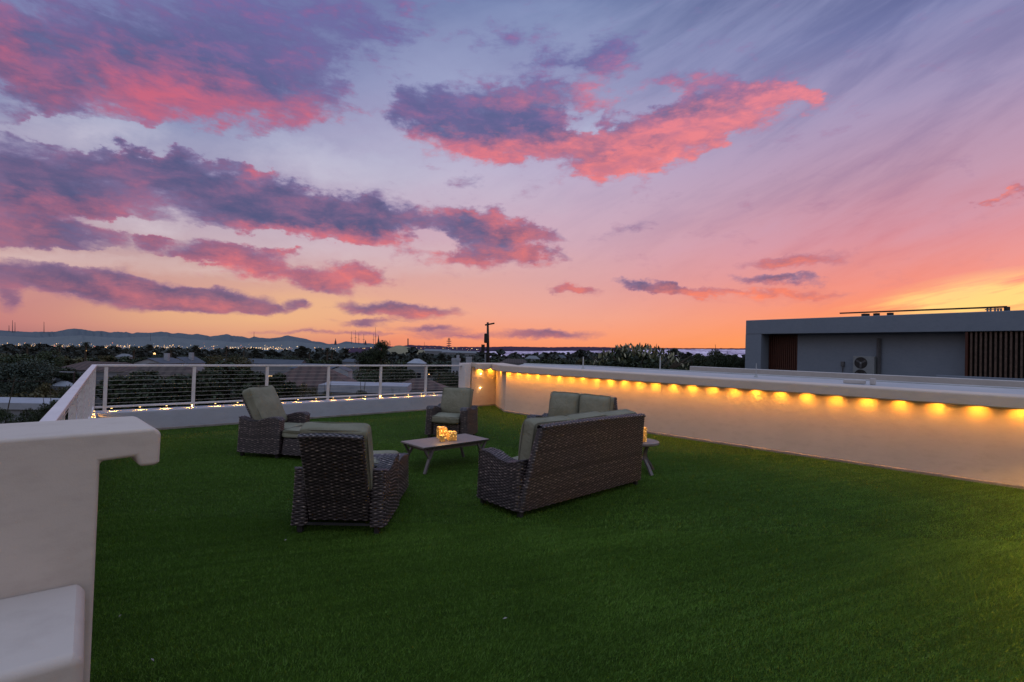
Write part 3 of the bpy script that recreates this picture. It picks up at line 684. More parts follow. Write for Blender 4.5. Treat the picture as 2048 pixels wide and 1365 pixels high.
def place(th, origin, facing):
    """origin: ground point of rear centre; local +y = facing"""
    f = Vector((facing[0],facing[1],0)).normalized(); th.location = (origin[0],origin[1],0)
    th.rotation_euler = (0,0,math.atan2(-f.x, f.y))
# ---- front recliner (its back to us) 
def recliner(label, origin, facing, foot_h=.31, W=.83, lean=(.00,-.33), ztop=.955, back_b=.12, chaise=0, back_y=None, seed=0, cush_h=.66):
    th = thing('lounge_chair', label, 'lounge chair'); place(th, origin, facing)
    L = .70
    for s in (-1,1): make_arm(th, s, W, L)
    y0, y1 = lean
    iw = W-.28
    make_back(th, lambda v: iw/2+.005+0*v, back_b, ztop, y0+.03, y1+.03)
    make_seat(th, iw-.01, .25, L-.02)
    top_roll(th, iw/2+.003, y1+.03+.035, ztop+.004)
    feet(th, [(-W/2+.06,.05),(W/2-.06,.05),(-W/2+.06,L-.06),(W/2-.06,L-.06)])
    m = MB(); m.bar((-W/2+.1,.03,.085),(W/2-.1,.03,.085),.02,.02); m.build('rear_bar', MT['dark_frame'], th)
    # back cushion along the lean
    dz, dy = ztop-.40, (y1-y0)*(ztop-.40)/(ztop-back_b)
    ang = math.atan2(-(y1-y0), ztop-back_b)
    ym = y0+ (y1-y0)*((.42+cush_h/2-back_b)/(ztop-back_b)) + .10+.10
    cushion('back_cushion', th, (iw+.01, .17, cush_h), (0,0,0), seed=seed) if False else None
    c = cushion('back_cushion', th, (iw+.07, cush_h, .21), (0, ym, .395+cush_h/2), (math.pi/2+ang, 0, 0), seed=seed, flat=.15)
    if chaise:
        cushion('seat_cushion', th, (iw-.01, L-.24, .15), (0, .25+(L-.24)/2, .385), seed=seed+1, crown=.1)
        def zf(x,y,v): return .07+(.33-.07)*v+.10*v*np.clip((y-L-.05)/.5,0,1)*0
        wrap('footrest', th, lambda v: W/2-.01-.02*v, lambda v: (chaise-.02)/2+0*v, lambda x,y,v: .07+(foot_h-.07)*v+ (.05*v*np.sin(np.pi*np.clip((y-L)/chaise*1.1,0,1)) if foot_h>.4 else 0), cy=lambda v: L+.015+chaise/2+.02*v, r=.04, LV=foot_h-.07, cap=True, capdir='x')
        cushion('footrest_cushion', th, (W-.05 if foot_h<.4 else W-.26, chaise+.03 if foot_h<.4 else chaise-.1, .15), (0, L+.03+chaise/2, .385 if foot_h<.4 else .43), seed=seed+2, crown=.08)
        feet(th, [(-W/2+.07,L+chaise-.07),(W/2-.07,L+chaise-.07)])
    else:
        cushion('seat_cushion', th, (iw-.01, .60, .17), (0, .26+.24, .39), seed=seed+1, crown=.12)
    return th
frontc = Vector(((-1.974-1.15)/2,(4.60+4.706)/2,0))
recliner('wicker lounge chair in the foreground seen from behind, footrest extended', frontc, (-.03,1.), ztop=.935, chaise=.74, seed=1, foot_h=.45)
# ---- left chaise, seen from its side
cp = Vector((-4.158,7.686,0)) + Vector((.167,.986,0))*.415
recliner('wicker lounge chair at the left in side view, reclined with footrest out', cp, (.986,-.167), lean=(.24,-.12), ztop=.90, back_b=.22, chaise=.82, seed=3, cush_h=.66)
# ---- armchair by the corner facing us
fa = Vector((-.24,-.97,0)).normalized(); ff = (Vector((-.87,9.5,0))+Vector((-1.67,9.7,0)))/2
recliner('wicker armchair facing the camera near the lit corner', ff - fa*.70 + Vector((.05,0,0)), fa, lean=(.06,-.12), ztop=.90, back_b=.2, seed=6, cush_h=.565)
# ---- sofas
def sofa(label, origin, facing, W, n, seed=0, ztop=.945, L=.72):
    th = thing('sofa', label, 'sofa'); place(th, origin, facing)
    aw = .17
    def hx(v): return W/2 - .01 - .15*np.clip(v,0,1)**1.1
    make_back(th, hx, .07, ztop, .0, -.13, th=.08, pitch=.016)
    top_roll(th, float(hx(1.)), -.13+.04, ztop+.004)
    for s in (-1,1):
        def zf(x, y, v): return .07 + (armh(y, L, .60)-.07)*v
        wrap('armrest', th, lambda v: aw/2+0*v, lambda v: (L-.04)/2+0*v, zf, cx=lambda v, s=s: s*(W/2-aw/2+.012*(1-v)**2), cy=lambda v: L/2+.02+0*v, r=.035, LV=.53, capdir='x')
    make_seat(th, W-2*aw-.01, .1, L-.03)
    feet(th, [(-W/2+.06,.06),(W/2-.06,.06),(-W/2+.06,L-.05),(W/2-.06,L-.05)])
    cw = (W-2*aw)/n
    for k in range(n):
        x = -(W-2*aw)/2 + cw*(k+.5)
        cushion('seat_cushion', th, (cw-.012, .62, .16), (x, .12+.30, .385), seed=seed+k, crown=.12)
        cushion('back_cushion', th, (cw+.012, .60, .27), (x, .115, .712+random.uniform(-.012,.012)), (math.pi/2+.17+random.uniform(-.03,.03), random.uniform(-.02,.02), random.uniform(-.03,.03)), seed=seed+10+k, crown=.42, flat=.1)
    return th
sr = (Vector((.139,5.20,0))+Vector((1.752,6.694,0)))/2
sofa('three-seat wicker sofa with sage cushions, seen from behind', sr+Vector((.734,.68,0))*.03, (-.68,.734), 2.26, 3, 20)
fl = Vector((-.52,-.854,0)).normalized(); ll = Vector((-fl.y, fl.x, 0))   # ll: to its right-hand... lateral
bl = Vector((.78,9.23,0)); axis = Vector((.854,-.52,0))
sofa('two-seat wicker loveseat facing the camera behind the larger sofa', bl + axis*.56 - fl*.10, fl, 1.50, 2, 40)
# ------------------------------------------------------------------ coffee table
ct = (Vector((-1.198,6.866,0))+Vector((-.335,7.727,0))+Vector((-.66,8.108,0))+Vector((-1.563,7.39,0)))/4
tb = thing('coffee_table', 'low rectangular coffee table with plank top and splayed legs', 'table', ct, math.atan2(.69,.72))
TZ = .375
m = MB(); m.box((0,0,TZ-.012), (1.20,.60,.024)); m.build('table_top', MT['table_top'], tb, bevel=.004)
m = MB()
for y in (-.24,.24): m.box((0,y,TZ-.052), (1.02,.02,.055))
for x in (-.50,.50): m.box((x,0,TZ-.052), (.02,.46,.055))
m.build('apron', MT['table_leg'], tb, bevel=.003)
for sx in (-1,1):
    for sy in (-1,1):
        m = MB(); m.bar((sx*.40,sy*.235,TZ-.028), (sx*.475,sy*.255,.20), .05,.035); m.bar((sx*.47,sy*.255,.215), (sx*.56,sy*.275,0), .04,.03)
        m.bar((sx*.565,sy*.255,TZ-.028), (sx*.47,sy*.256,.19), .035,.03)
        m.build('leg', MT['table_leg'], tb, bevel=.003)
# side table
stc = Vector((1.95,7.50,0)); st = thing('side_table', 'small round side table with curved legs behind the sofa end', 'table', stc)
m = MB(); m.cyl((0,0,.425), .285, .034, 48); m.build('table_top', MT['table_top'], st, bevel=.005)
m = MB(); m.cyl((0,0,.40), .20, .024, 32); m.build('top_support', MT['table_leg'], st)
m = MB(); m.cyl((0,0,.19), .115, .018, 24); m.build('lower_ring', MT['table_leg'], st)
for k in range(4):
    a = math.radians(-63+90*k); pts = []
    for i in range(9):
        tt = i/8; rr = .17 - .05*math.sin(math.pi*min(tt*1.35,1)) + .13*max(0,tt-.45)**1.6*2.2; pts.append((math.cos(a)*rr, math.sin(a)*rr, .405*(1-tt)))
    m = MB()
    for i in range(8): m.bar(pts[i], pts[i+1], .05, .028)
    m.build('leg', MT['table_leg'], st)
# candle holders: mercury glass cubes with glowing fairy lights
def holder_fn(t, b):
    co = t.coord(); v = t.new('ShaderNodeTexVoronoi'); t.put(v.inputs['Vector'], co); v.inputs['Scale'].default_value = 34
    spot = t.mapr(v.outputs['Distance'], .10,.42,1,0,True); n = t.noise(co, 18, 3, .6)
    e = t.mix(spot, (.55,.16,.015,1), (1,.62,.18,1)); b.inputs['Base Color'].default_value = (.55,.32,.08,1)
    t.put(b.inputs['Emission Color'], e)
    t.put(b.inputs['Emission Strength'], t.math('ADD', t.math('MULTIPLY', t.math('POWER', spot, 2.), 1.9), t.math('MULTIPLY', t.mapr(n.outputs[0],.35,.65), .4)))
    b.inputs['Roughness'].default_value = .15
MT['holder'] = mat('speckled_amber_glass', holder_fn, rough=.15, spec=.7)
MT['rim'] = mat('glass_rim', None, (.35,.24,.10,1), .2, .6)
def holder(name, label, p, wd, ht, round_=False, power=1.2):
    th = thing(name, label, 'candle holder', p, .45, 'glowing amber glass candle holders')
    m = MB()
    if round_: m.tube([(0,0,.002),(0,0,ht)], wd/2, 20)
    else: m.box((0,0,ht/2+.002), (wd,wd,ht))
    m.build('glass', MT['holder'], th, bevel=.008)
    m = MB(); n = 24; e = .25 if not round_ else 1
    path = [(math.copysign(abs(math.cos(a))**e,math.cos(a))*wd/2*.98, math.copysign(abs(math.sin(a))**e,math.sin(a))*wd/2*.98, ht+.002) for a in [2*math.pi*k/n for k in range(n+1)]]
    m.tube(path, .004, 6, cap=False); m.build('rim', MT['rim'], th, fix=False)
    ld = bpy.data.lights.new('flame_light','POINT'); ld.energy = power; ld.color=(1,.5,.12); ld.shadow_soft_size=.04
    l_ = bpy.data.objects.new('flame_light', ld); link(l_, th); l_.location = (0,0,ht+.06)
holder('candle_holder', 'taller amber glass cube candle holder, at the back of the three on the coffee table', Vector((-1.03,7.66,TZ)), .13, .165)
holder('candle_holder', 'square amber glass candle holder, rightmost on the coffee table', Vector((-.86,7.52,TZ)), .125, .125)
holder('candle_holder', 'smallest amber glass candle holder, in front on the coffee table', Vector((-.985,7.40,TZ)), .075, .085)
holder('candle_holder', 'tall round amber glass candle holder on the side table', Vector((1.985,7.42,.459)), .10, .20, True, 1.2)
holder('candle_holder', 'short amber glass candle holder on the side table, beside the sofa back', Vector((1.90,7.30,.459)), .07, .10, False, .3)
# dry leaves on the turf
for k, (x, y) in enumerate([(310,1022),(571,1081),(305,1321),(209,1035),(265,1065),(1010,1238),(240,1233),(1917,1238)]):
    p = atz(x, y, .026); me = bpy.data.meshes.new('dry_leaf'); s_ = .010+.003*(k%3)
    me.from_pydata([(-s_,0,0),(0,-s_*.4,.004),(s_,0,.006),(0,s_*.4,.008)],[],[(0,1,2),(0,2,3)])
    me.materials.append(MT['trim']); o = bpy.data.objects.new('dry_leaf', me); link(o); o.location = p; o.rotation_euler = (0,0,k*1.3)
    tag(o, 'tiny pale dry leaf lying on the turf, '+['beside the front lounge chair at left','just in front of the front lounge chair','low by the near stucco wall','closest to the tall stucco wall edge','between wall and front lounge chair','in the middle of the open turf','near the bottom left ledge','at the far right of the turf'][k], 'leaf', 'dry leaves on the turf')
# ================================================================== NEIGHBOURING BUILDING
e_ = Vector((.53,-.848,0)); q_ = Vector((.848,.53,0)); O = Vector((14.47,31,0))
def bp(tt, q=0, z=0): return O + e_*tt + q_*q + Vector((0,0,z))
def t_at(px, q, py=700):
    r = ray(px, py); # solve O + e t + qq = k*(r.x,1)
    ox, oy = O.x+q_.x*q, O.y+q_.y*q; return (r.x*oy-ox)/(e_.x - r.x*e_.y)
nbld = thing('white_house', 'modern flat-roofed stucco house with slatted screens behind the right wall', 'house')
ZT, ZF = 4.04, 3.18; TE = 24
def prism_b(m, t0, t1, q0, q1, z0, z1):
    vs = [bp(t0,q0,z0),bp(t1,q0,z0),bp(t1,q1,z0),bp(t0,q1,z0),bp(t0,q0,z1),bp(t1,q0,z1),bp(t1,q1,z1),bp(t0,q1,z1)]
    m.add(vs, [(0,3,2,1),(4,5,6,7),(0,1,5,4),(1,2,6,5),(2,3,7,6),(3,0,4,7)])
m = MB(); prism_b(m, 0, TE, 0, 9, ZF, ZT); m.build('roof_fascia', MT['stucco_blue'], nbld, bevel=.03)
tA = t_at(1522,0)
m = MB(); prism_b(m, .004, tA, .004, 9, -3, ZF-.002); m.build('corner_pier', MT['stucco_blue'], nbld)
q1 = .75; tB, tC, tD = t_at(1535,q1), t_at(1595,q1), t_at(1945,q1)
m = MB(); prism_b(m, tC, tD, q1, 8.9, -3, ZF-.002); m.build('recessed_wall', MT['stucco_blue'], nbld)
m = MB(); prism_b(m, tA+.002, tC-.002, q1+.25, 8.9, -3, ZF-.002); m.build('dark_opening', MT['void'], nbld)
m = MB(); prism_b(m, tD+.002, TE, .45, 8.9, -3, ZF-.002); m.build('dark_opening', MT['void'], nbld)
def screen(t0, t1, q, n, wd, mt, lab):
    m = MB()
    for k in range(n):
        tt = t0 + (t1-t0)*(k+.5)/n; prism_b(m, tt-wd/2, tt+wd/2, q, q+.09, -3, ZF-.004)
    o = m.build('slat_screen', mt, nbld); o['label'] = lab; return o
screen(tA+.02, tC, q1+.02, 15, .075, MT['slat'], 'dark red-brown vertical slat screen in the left recess')
screen(tD+.05, TE, .1, 84, .07, MT['slat_pale'], 'weathered vertical wood slat screen at the right')
m = MB(); prism_b(m, tD-.06, tD+.03, .05, q1+.1, -3, ZF-.003); m.build('screen_frame', MT['slat'], nbld)
# low parapets in front of it
pn = 19.4
pb = thing('roof_parapet', 'low grey stucco parapet in front of the neighbouring house', 'wall')
def lp(px): 
    r = ray(px,740); k = pn/(r.x*nb.x+r.y*nb.y); return Vector((r.x*k,k,0))
a0 = lp(1379); a1 = a0+w_*16
vs = []
m = MB(); mid = (a0+a1)/2
m.box(mid+nb*.17+Vector((0,0,-.77)), ((a1-a0).length,.34,4.2), math.atan2(w_.y,w_.x)); m.build('parapet_body', MT['stucco'], pb, bevel=.02)
b0 = lp(1850)
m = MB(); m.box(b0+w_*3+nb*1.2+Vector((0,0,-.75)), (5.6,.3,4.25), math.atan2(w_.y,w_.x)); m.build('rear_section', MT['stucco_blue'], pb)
# AC unit
tac = t_at(1728,q1-.35); ac = thing('air_conditioner', 'grey outdoor air conditioner with two stacked fans on the house wall', 'air conditioner', bp(tac,q1-.05,.62), math.atan2(e_.y,e_.x))
aw_, ah = .98, 1.37
m = MB(); m.box((0,-.17,ah/2), (aw_,.34,ah)); m.build('casing', MT['ac'], ac, bevel=.015)
for z in (1.02,.38):
    m = MB(); n = 28
    for k in range(5):
        rr = .07+k*.052; m.tube([(-.12+rr*math.cos(2*math.pi*i/n), -.352, z+rr*math.sin(2*math.pi*i/n)) for i in range(n+1)], .006, 5, cap=False)
    g = m.build('fan_grille', MT['black'], ac, fix=False)
    m = MB(); m.tube([(-.12,-.338,z),(-.12,-.346,z)], .30, 28); m.build('fan_opening', MT['black'], g)
    m = MB(); m.tube([(-.12,-.347,z),(-.12,-.36,z)], .045, 12); m.build('fan_hub', MT['ac'], g)
    m = MB()
    for k in range(3):
        a = k*2.094+.5; m.box((-.12+.14*math.cos(a),-.349,z+.14*math.sin(a)), (.22,.004,.09), rot=Matrix.Rotation(-a,3,'Y'))
    m.build('fan_blade', MT['pipe'], g)
def on_wall(px, q): return t_at(px, q)
tp = on_wall(1758, q1-.1); m = MB(); m.bar(bp(tp,q1-.12,-.3), bp(tp,q1-.12,2.92), .16,.12); dct = m.build('line_duct', MT['pipe'], None, bevel=.01)
m = MB(); m.tube([bp(tp-.3,q1-.12,1.9),bp(tp-.12,q1-.14,1.75),bp(tp-.1,q1-.14,.8)], .03, 8); m.build('hose', MT['black'], dct)
tag(dct, 'vertical grey pipe duct on the house wall right of the air conditioner', 'duct')
tp = on_wall(1686, q1-.05); m = MB(); m.box(bp(tp,q1-.06,1.55), (.16,.1,.26), math.atan2(e_.y,e_.x)); eb = m.build('switch_box', MT['pipe'], None, bevel=.01)
m = MB(); m.tube([bp(tp,q1-.06,1.45),bp(tp,q1-.07,1.1),bp(tp+.15,q1-.07,.75)], .025, 6); m.build('conduit', MT['pipe'], eb)
tag(eb, 'small grey electrical switch box on the house wall left of the air conditioner', 'switch box')
for k, px in enumerate((1770,1779)):
    tp = on_wall(px, q1); c = bp(tp,q1,1.0); m = MB(); m.tube([c, c-q_*.25], .09, 12)
    tag(m.build('vent_outlet', MT['black']), ['round dark vent outlet on the house wall, nearer the duct','round dark vent outlet on the house wall, farther from the duct'][k], 'vent', 'round wall vents')
# roof-top bar
rbm = thing('roof_pipe_rack', 'long dark pipe raised on short stands along the house roof edge', 'pipe')
tl, tr = t_at(1680,.5,626), t_at(2013,.5,615)
def rt(px, py, q=.5):
    tt = t_at(px,q,py); r = ray(px,py); p = bp(tt,q); return Vector((p.x,p.y,H+r.z*p.y))
m = MB(); m.bar(rt(1680,627), rt(2014,614), .09,.07); m.bar(rt(2014,614), rt(2014,624), .16,.12); m.build('long_pipe', MT['black'], rbm)
for (x0,x1,y) in ((1724,1738,628),(1749,1757,627),(1777,1784,626)):
    m = MB(); p = rt((x0+x1)/2, y); q0 = rt((x0+x1)/2, y+8); m.bar(p, q0, .3 if x0 == 1724 else .2, .2); m.build('stand', MT['black'], rbm)
m = MB()
for px in (1975,1981,1990,1996,2002): m.bar(rt(px,617), rt(px,624), .05)
m.bar(rt(1970,619.5), rt(2004,618), .04); tag(m.build('roof_equipment', MT['ac']), 'small pale equipment frame below the right end of the roof pipe', 'roof equipment')
# ================================================================== TERRAIN
def gz(x, y):
    r = math.hypot(x,y); a = math.atan2(x,y)
    s = .0205 if a < -.1 else .0205 - .016*min(1,(a+.1)/.3)
    return -6.8 - s*max(0,r-15)*(1 if r < 6000 else 6000/r)
nr_, na = 60, 90; V = []; Fc = []
rad = [0]+[6*1.135**k for k in range(nr_)]
rad = [x for x in rad if x < 14000]
for i, R in enumerate(rad):
    for j in range(na):
        a = 2*math.pi*j/na; x, y = R*math.sin(a), R*math.cos(a); V.append((x,y,gz(x,y)))
for i in range(len(rad)-1):
    for j in range(na): Fc.append((i*na+j, i*na+(j+1)%na, (i+1)*na+(j+1)%na, (i+1)*na+j))
m = MB(); m.add(V, Fc)
MT['terrain'] = varied('valley_floor', (.030,.034,.026,1), (.055,.058,.055,1), .004, .95)
tag(m.build('terrain', MT['terrain'], smooth=True), kind='structure')
def ridge(name, pts, Dm, zbase, mt, jag=.0, depth=800, foot=None):
    """mountain sheet: profile points in photo px at distance Dm, sloping down to foot in front and behind"""
    rs = np.random.RandomState(len(name)+int(Dm)); P = []
    xs = np.arange(pts[0][0], pts[-1][0], 4.0); ys = np.interp(xs, [p[0] for p in pts], [p[1] for p in pts])
    V = []; rows = 7; n = len(xs)
    for x, y in zip(xs, ys):
        top = at(x, y, Dm); top.z += rs.normal(0, jag)
        for k in range(rows):
            f = k/(rows-1); s = 1 - f*depth/Dm
            zz = zbase + (top.z-zbase)*((1-f)**1.25)*(1+(0 if k in (0,rows-1) else rs.normal(0,.05)))
            V.append((top.x*s, top.y*s, zz))
        V.append((top.x*1.1, top.y*1.1, zbase-50))
    k = rows+1; F_ = []
    for i in range(n-1):
        for j in range(rows-1): F_.append((i*k+j, (i+1)*k+j, (i+1)*k+j+1, i*k+j+1))
        F_.append((i*k+rows, (i+1)*k+rows, (i+1)*k, i*k))
    m = MB(); m.add(V, F_); return tag(m.build(name, mt, smooth=True), kind='structure')
MT['hill_far'] = varied('hazy_far_slope', (.108,.125,.145,1), (.095,.11,.128,1), .002, 1, spec=0)  # distance haze put into the slope colours as a bluish tone
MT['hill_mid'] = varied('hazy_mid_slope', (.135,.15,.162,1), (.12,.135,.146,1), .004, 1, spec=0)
MT['mesa'] = varied('dark_purple_mesa', (.045,.03,.052,1), (.07,.045,.07,1), .004, 1, spec=0)
Lm = [(-260,664),(-60,660),(0,661),(50,664),(110,664),(133,659),(147,657.5),(165,659),(188,663),(203,662),(218,665.5),(235,664),(255,665),(266,668),(273,665),(300,666),(320,664),(335,665),(346,668),(355,666),(385,669.5),(395,668),(420,673),(446,670),(453,668),(464,672),(485,673),(498,677),(508,673.5),(522,676),(540,677),(560,675),(575,671),(592,675),(612,678),(625,683),(640,684),(655,688),(674,688),(694,683),(712,686),(740,687),(760,690),(785,694),(800,696)]
ridge('hills', Lm, 9000, -190, MT['hill_far'], 2, 1500)
ridge('hills', [(-260,684),(0,672),(80,676),(160,671),(230,676),(290,674),(330,673),(380,679),(440,682),(480,686),(540,684),(580,682),(650,690),(700,688),(770,695)], 7200, -160, MT['hill_mid'], 1.5, 900)
ridge('hills', [(690,697),(740,695),(800,693),(818,690),(840,691.5),(870,691.5),(900,694),(960,694.5),(1020,693.5),(1100,695),(1150,694),(1200,694.5),(1260,696),(1400,697),(1500,697),(1650,698)], 5200, -60, MT['mesa'], 1.2, 900)
# lavender industrial flats below the mesa
def lav_fn(t, b):
    co = t.coord(); n = t.noise(t.mapping(co, scale=(.7,.35,6)), .010, 6, .68, .5)
    n2 = t.noise(t.mapping(co, scale=(1,1,8)), .03, 4, .7)
    f = t.math('ADD', t.math('MULTIPLY', n.outputs[0], .65), t.math('MULTIPLY', n2.outputs[0], .35))
    t.put(b.inputs['Base Color'], t.ramp(f, [(.36,(.16,.12,.18,1)),(.46,(.38,.30,.40,1)),(.55,(.62,.52,.64,1)),(.66,(.85,.76,.85,1))]))
MT['lavender'] = mat('pale_quarry_terraces', lav_fn, rough=1, spec=0)
ridge('plain', [(880,706),(940,704),(1000,703),(1100,702.5),(1200,702),(1300,700.5),(1350,699.5),(1400,699),(1500,700),(1650,702)], 3600, -60, MT['lavender'], .6, 1500)
MT['tent'] = varied('pale_ochre_slope', (.22,.20,.13,1), (.17,.155,.11,1), .01, 1, spec=0)
ridge('hills', [(755,706),(775,699),(790,692),(800,691),(815,694),(835,699),(860,702),(890,703),(930,706)], 2600, -58, MT['tent'], .1, 300)
# ------------------------------------------------------------------ skyline items
def mast(px, ytop, ybot, Dm, wd, label, group, mt='haze_mast', cross=0, cat='mast'):
    a, b = at(px, ybot+2, Dm), at(px, ytop, Dm); m = MB(); m.bar(a, b, wd*Dm/1000, taper=.45)
    for k in range(cross): p = a.lerp(b, .45+.4*k/max(cross,1)); m.bar(p-Vector((Dm*.0022,0,0)), p+Vector((Dm*.0022,0,0)), wd*Dm/1000*.7)
    return tag(m.build('radio_mast', MT[mt]), label, cat, group)
MT['haze_mast'] = mat('hazy_steel', None, (.06,.045,.06,1), .9)
ms = [(18,651,663,'shortest'),(25,641,664,'tallest of three'),(30,645,664,'right-hand'),(88,644,665,'lone tall')]
for x,a,b,l in ms: mast(x,a,b,8900,.9, l+' radio mast on the far left ridge', 'radio masts on the ridge')
mast(301,668,690,7000,.6,'thin red-lit mast in front of the left ridge','radio masts on the ridge'); mast(508,664,674,8900,.7,'small mast on the cone-shaped summit','radio masts on the ridge')
for x,a,b,l in ((703,663,686,'leftmost'),(711,661,686,'second'),(717.5,666,687,'third'),(727.5,668,687,'fourth'),(747,668,688,'slender fifth'),(751,655,688,'tallest'),(780,682,694,'short hilltop')): mast(x,a,b,6800,.75,l+' radio mast of the cluster above the city','radio masts above the city', cross=1)
for x,a,b,l in ((671,677,689,'domed tower left of the mast cluster'),(731,680,689,'small spire inside the mast cluster'),(757,670,688,'pointed spire at the right of the mast cluster')):
    p0, p1, p2 = at(x,b+1,6500), at(x,(a+b)/2,6500), at(x,a,6500); m = MB(); m.bar(p0,p1,26,taper=.6); m.bar(p1,p2,13,taper=.1); tag(m.build('spire', MT['haze_mast']), l, 'tower')
p0, p1 = at(816,692,4500), at(816,677.5,4500); m = MB(); m.bar(p0,p1,9.5,taper=.85); tag(m.build('chimney_stack', MT['haze_mast']), 'dark factory chimney on the far horizon', 'chimney')
mast(779.5,681,692,4500,.6,'thin pole left of the chimney','poles on the horizon'); mast(849,684,692,4500,.6,'thin pole between chimney and disc tower','poles on the horizon')
tw = MB(); b0 = at(898,698,3500); t0 = at(898,676,3500); tw.bar(b0,t0,5)
for y in (679.5,683.5,688,692.5): 
    c = at(898,y,3500); tw.tube([c, c+Vector((0,0,5))], [17 if y>681 else 11, 15 if y>681 else 9], 14)
tag(tw.build('disc_tower', MT['haze_mast']), 'dark communications tower with stacked round platforms', 'tower')
MT['pale_wall'] = varied('pale_painted_wall', (.16,.17,.19,1), (.12,.13,.15,1), .5, .8)
MT['white_wall'] = varied('white_painted_wall', (.27,.29,.33,1), (.20,.22,.26,1), 1.5, .8)
MT['red_tile'] = None
def tile_fn(c1, c2, sc_=9.):
    def fn(t, b):
        co = t.coord(); sp = t.new('ShaderNodeSeparateXYZ'); t.put(sp.inputs[0], co)
        wv = t.math('SINE', t.math('MULTIPLY', sp.outputs[0], sc_)); wz = t.math('FRACT', t.math('MULTIPLY', sp.outputs[2], 3.2))
        n = t.noise(co, 2.2, 4, .7)
        c = t.mix(t.mapr(n.outputs[0],.35,.65), c1, c2); c = t.mix(t.mapr(wv,-.9,.1,.65,0), c, (.02,.012,.012,1)); c = t.mix(t.mapr(wz,0,.25,.5,0), c, (.03,.02,.018,1))
        t.put(b.inputs['Base Color'], c)
    return fn
MT['red_tile'] = mat('terracotta_tile', tile_fn((.075,.040,.034,1),(.05,.03,.027,1)), rough=.85)
MT['brown_tile'] = mat('brown_tile', tile_fn((.06,.044,.038,1),(.04,.029,.026,1)), rough=.85)
MT['slate'] = varied('slate_roof', (.045,.055,.075,1), (.065,.075,.095,1), .8, .7)
MT['window'] = mat('dark_window', None, (.01,.012,.016,1), .15)
MT['lit_window'] = emit('lit_window', (1,.6,.25,1), 1.6)
# generic house: gable or hip; placed by centre px, eave y, ridge y, width px, distance
def house(label, px, yr, ye, wpx, Dm, roof_m, wall_m, kind='hip', depth=.7, rz=0, win=2, low=None, chim=False, group=None):
    c = at(px, ye, Dm); ridge_z = at(px, yr, Dm).z; W = wpx/1000*Dm*1.0; Dp = W*depth; base = gz(c.x,c.y)-.5
    th = thing('house', label, 'house', (c.x,c.y,base), rz, group); eh = c.z-base; rh = ridge_z-base
    m = MB(); m.box((0,0,eh/2), (W*.92,Dp*.92,eh)); m.build('wall', wall_m, th)
    m = MB(); x, y = W/2, Dp/2
    if kind == 'hip':
        k = max(0,x-y*.9); m.add([(-x,-y,eh),(x,-y,eh),(x,y,eh),(-x,y,eh),(-k,0,rh),(k,0,rh)], [(0,1,5,4),(1,2,5),(2,3,4,5),(3,0,4),(3,2,1,0)])
    elif kind == 'gable':   # ridge along x
        m.add([(-x,-y,eh),(x,-y,eh),(x,y,eh),(-x,y,eh),(-x,0,rh),(x,0,rh)], [(0,1,5,4),(1,2,5),(2,3,4,5),(3,0,4),(3,2,1,0)])
    elif kind == 'front':  # gable facing us: ridge along y
        m.add([(-x,-y,eh),(0,-y,rh),(0,y,rh),(-x,y,eh),(x,-y,eh),(x,y,eh),(-x,-y,eh-.25),(x,-y,eh-.25)], [(0,1,2,3),(1,4,5,2)])
        g = MB(); g.add([(-x*.92,-y*.92,eh),(x*.92,-y*.92,eh),(0,-y*.92,rh-.15)],[(0,1,2)]); g.build('gable', wall_m, th)
    else:
        m.box((0,0,(eh+rh)/2), (W,Dp,max(rh-eh,.3)))
    ro = m.build('roof', roof_m, th)
    if chim: m = MB(); m.box((W*.22,0,rh+.1), (.7,.7,1.6)); m.build('chimney', wall_m, ro)
    for k in range(win):
        f = (k+.5)/win-.5; m = MB(); m.box((f*W*.8,-Dp*.46-.02,eh*.62), (min(1.5,W/win*.4),.06,min(1.2,eh*.3))); m.build('window', MT['lit_window'] if (int(px)+k)%7==0 else MT['window'], th)
    return th
house('low house with long red tile roof beyond the left railing corner', 212, 724, 740, 150, 60, MT['red_tile'], MT['pale_wall'], 'hip', .5, win=3)
house('house with brown tile roof and white walls seen through the left bay', 330, 727, 750, 130, 44, MT['brown_tile'], MT['white_wall'], 'hip', .6, .15, win=3)
house('dark-roofed house with a pair of white gables beyond the left bay', 320, 716, 726, 60, 95, MT['slate'], MT['white_wall'], 'front', 1.2, win=1, chim=True)
house('second dark-roofed house with white gable, right of the paired-gable house', 372, 714, 726, 46, 105, MT['slate'], MT['white_wall'], 'front', 1.3, win=1, chim=True)
house('long low house with blue-grey roof above the second bay', 552, 719, 728, 112, 90, MT['slate'], MT['pale_wall'], 'gable', .3, win=3)
house('house with broad reddish tile roof seen through the third bay', 625, 733, 768, 170, 40, MT['red_tile'], MT['pale_wall'], 'hip', .8, .2, win=2)
house('small white gabled house with dark windows behind the fourth post', 681, 732, 742, 42, 66, MT['slate'], MT['white_wall'], 'front', 1., .1, win=2)
house('long house with dark slate roof behind the white gabled house', 640, 728, 738, 110, 80, MT['slate'], MT['pale_wall'], 'hip', .4, win=3)
house('building with wide flat white roof just beyond the railing', 735, 768, 782, 165, 30, MT['white_wall'], MT['pale_wall'], 'flat', .6, .12, win=3)
house('tiled hip-roof house seen through the last bay', 840, 758, 776, 110, 36, MT['red_tile'], MT['pale_wall'], 'hip', .8, .1, win=2)
house('small house with pale blue hip roof above the railing', 834, 718, 727, 36, 120, MT['white_wall'], MT['pale_wall'], 'hip', .8, win=2)
house('small white flat-roofed house left of the pilaster', 912, 717, 722, 17, 130, MT['white_wall'], MT['white_wall'], 'flat', .8, win=2, chim=True)
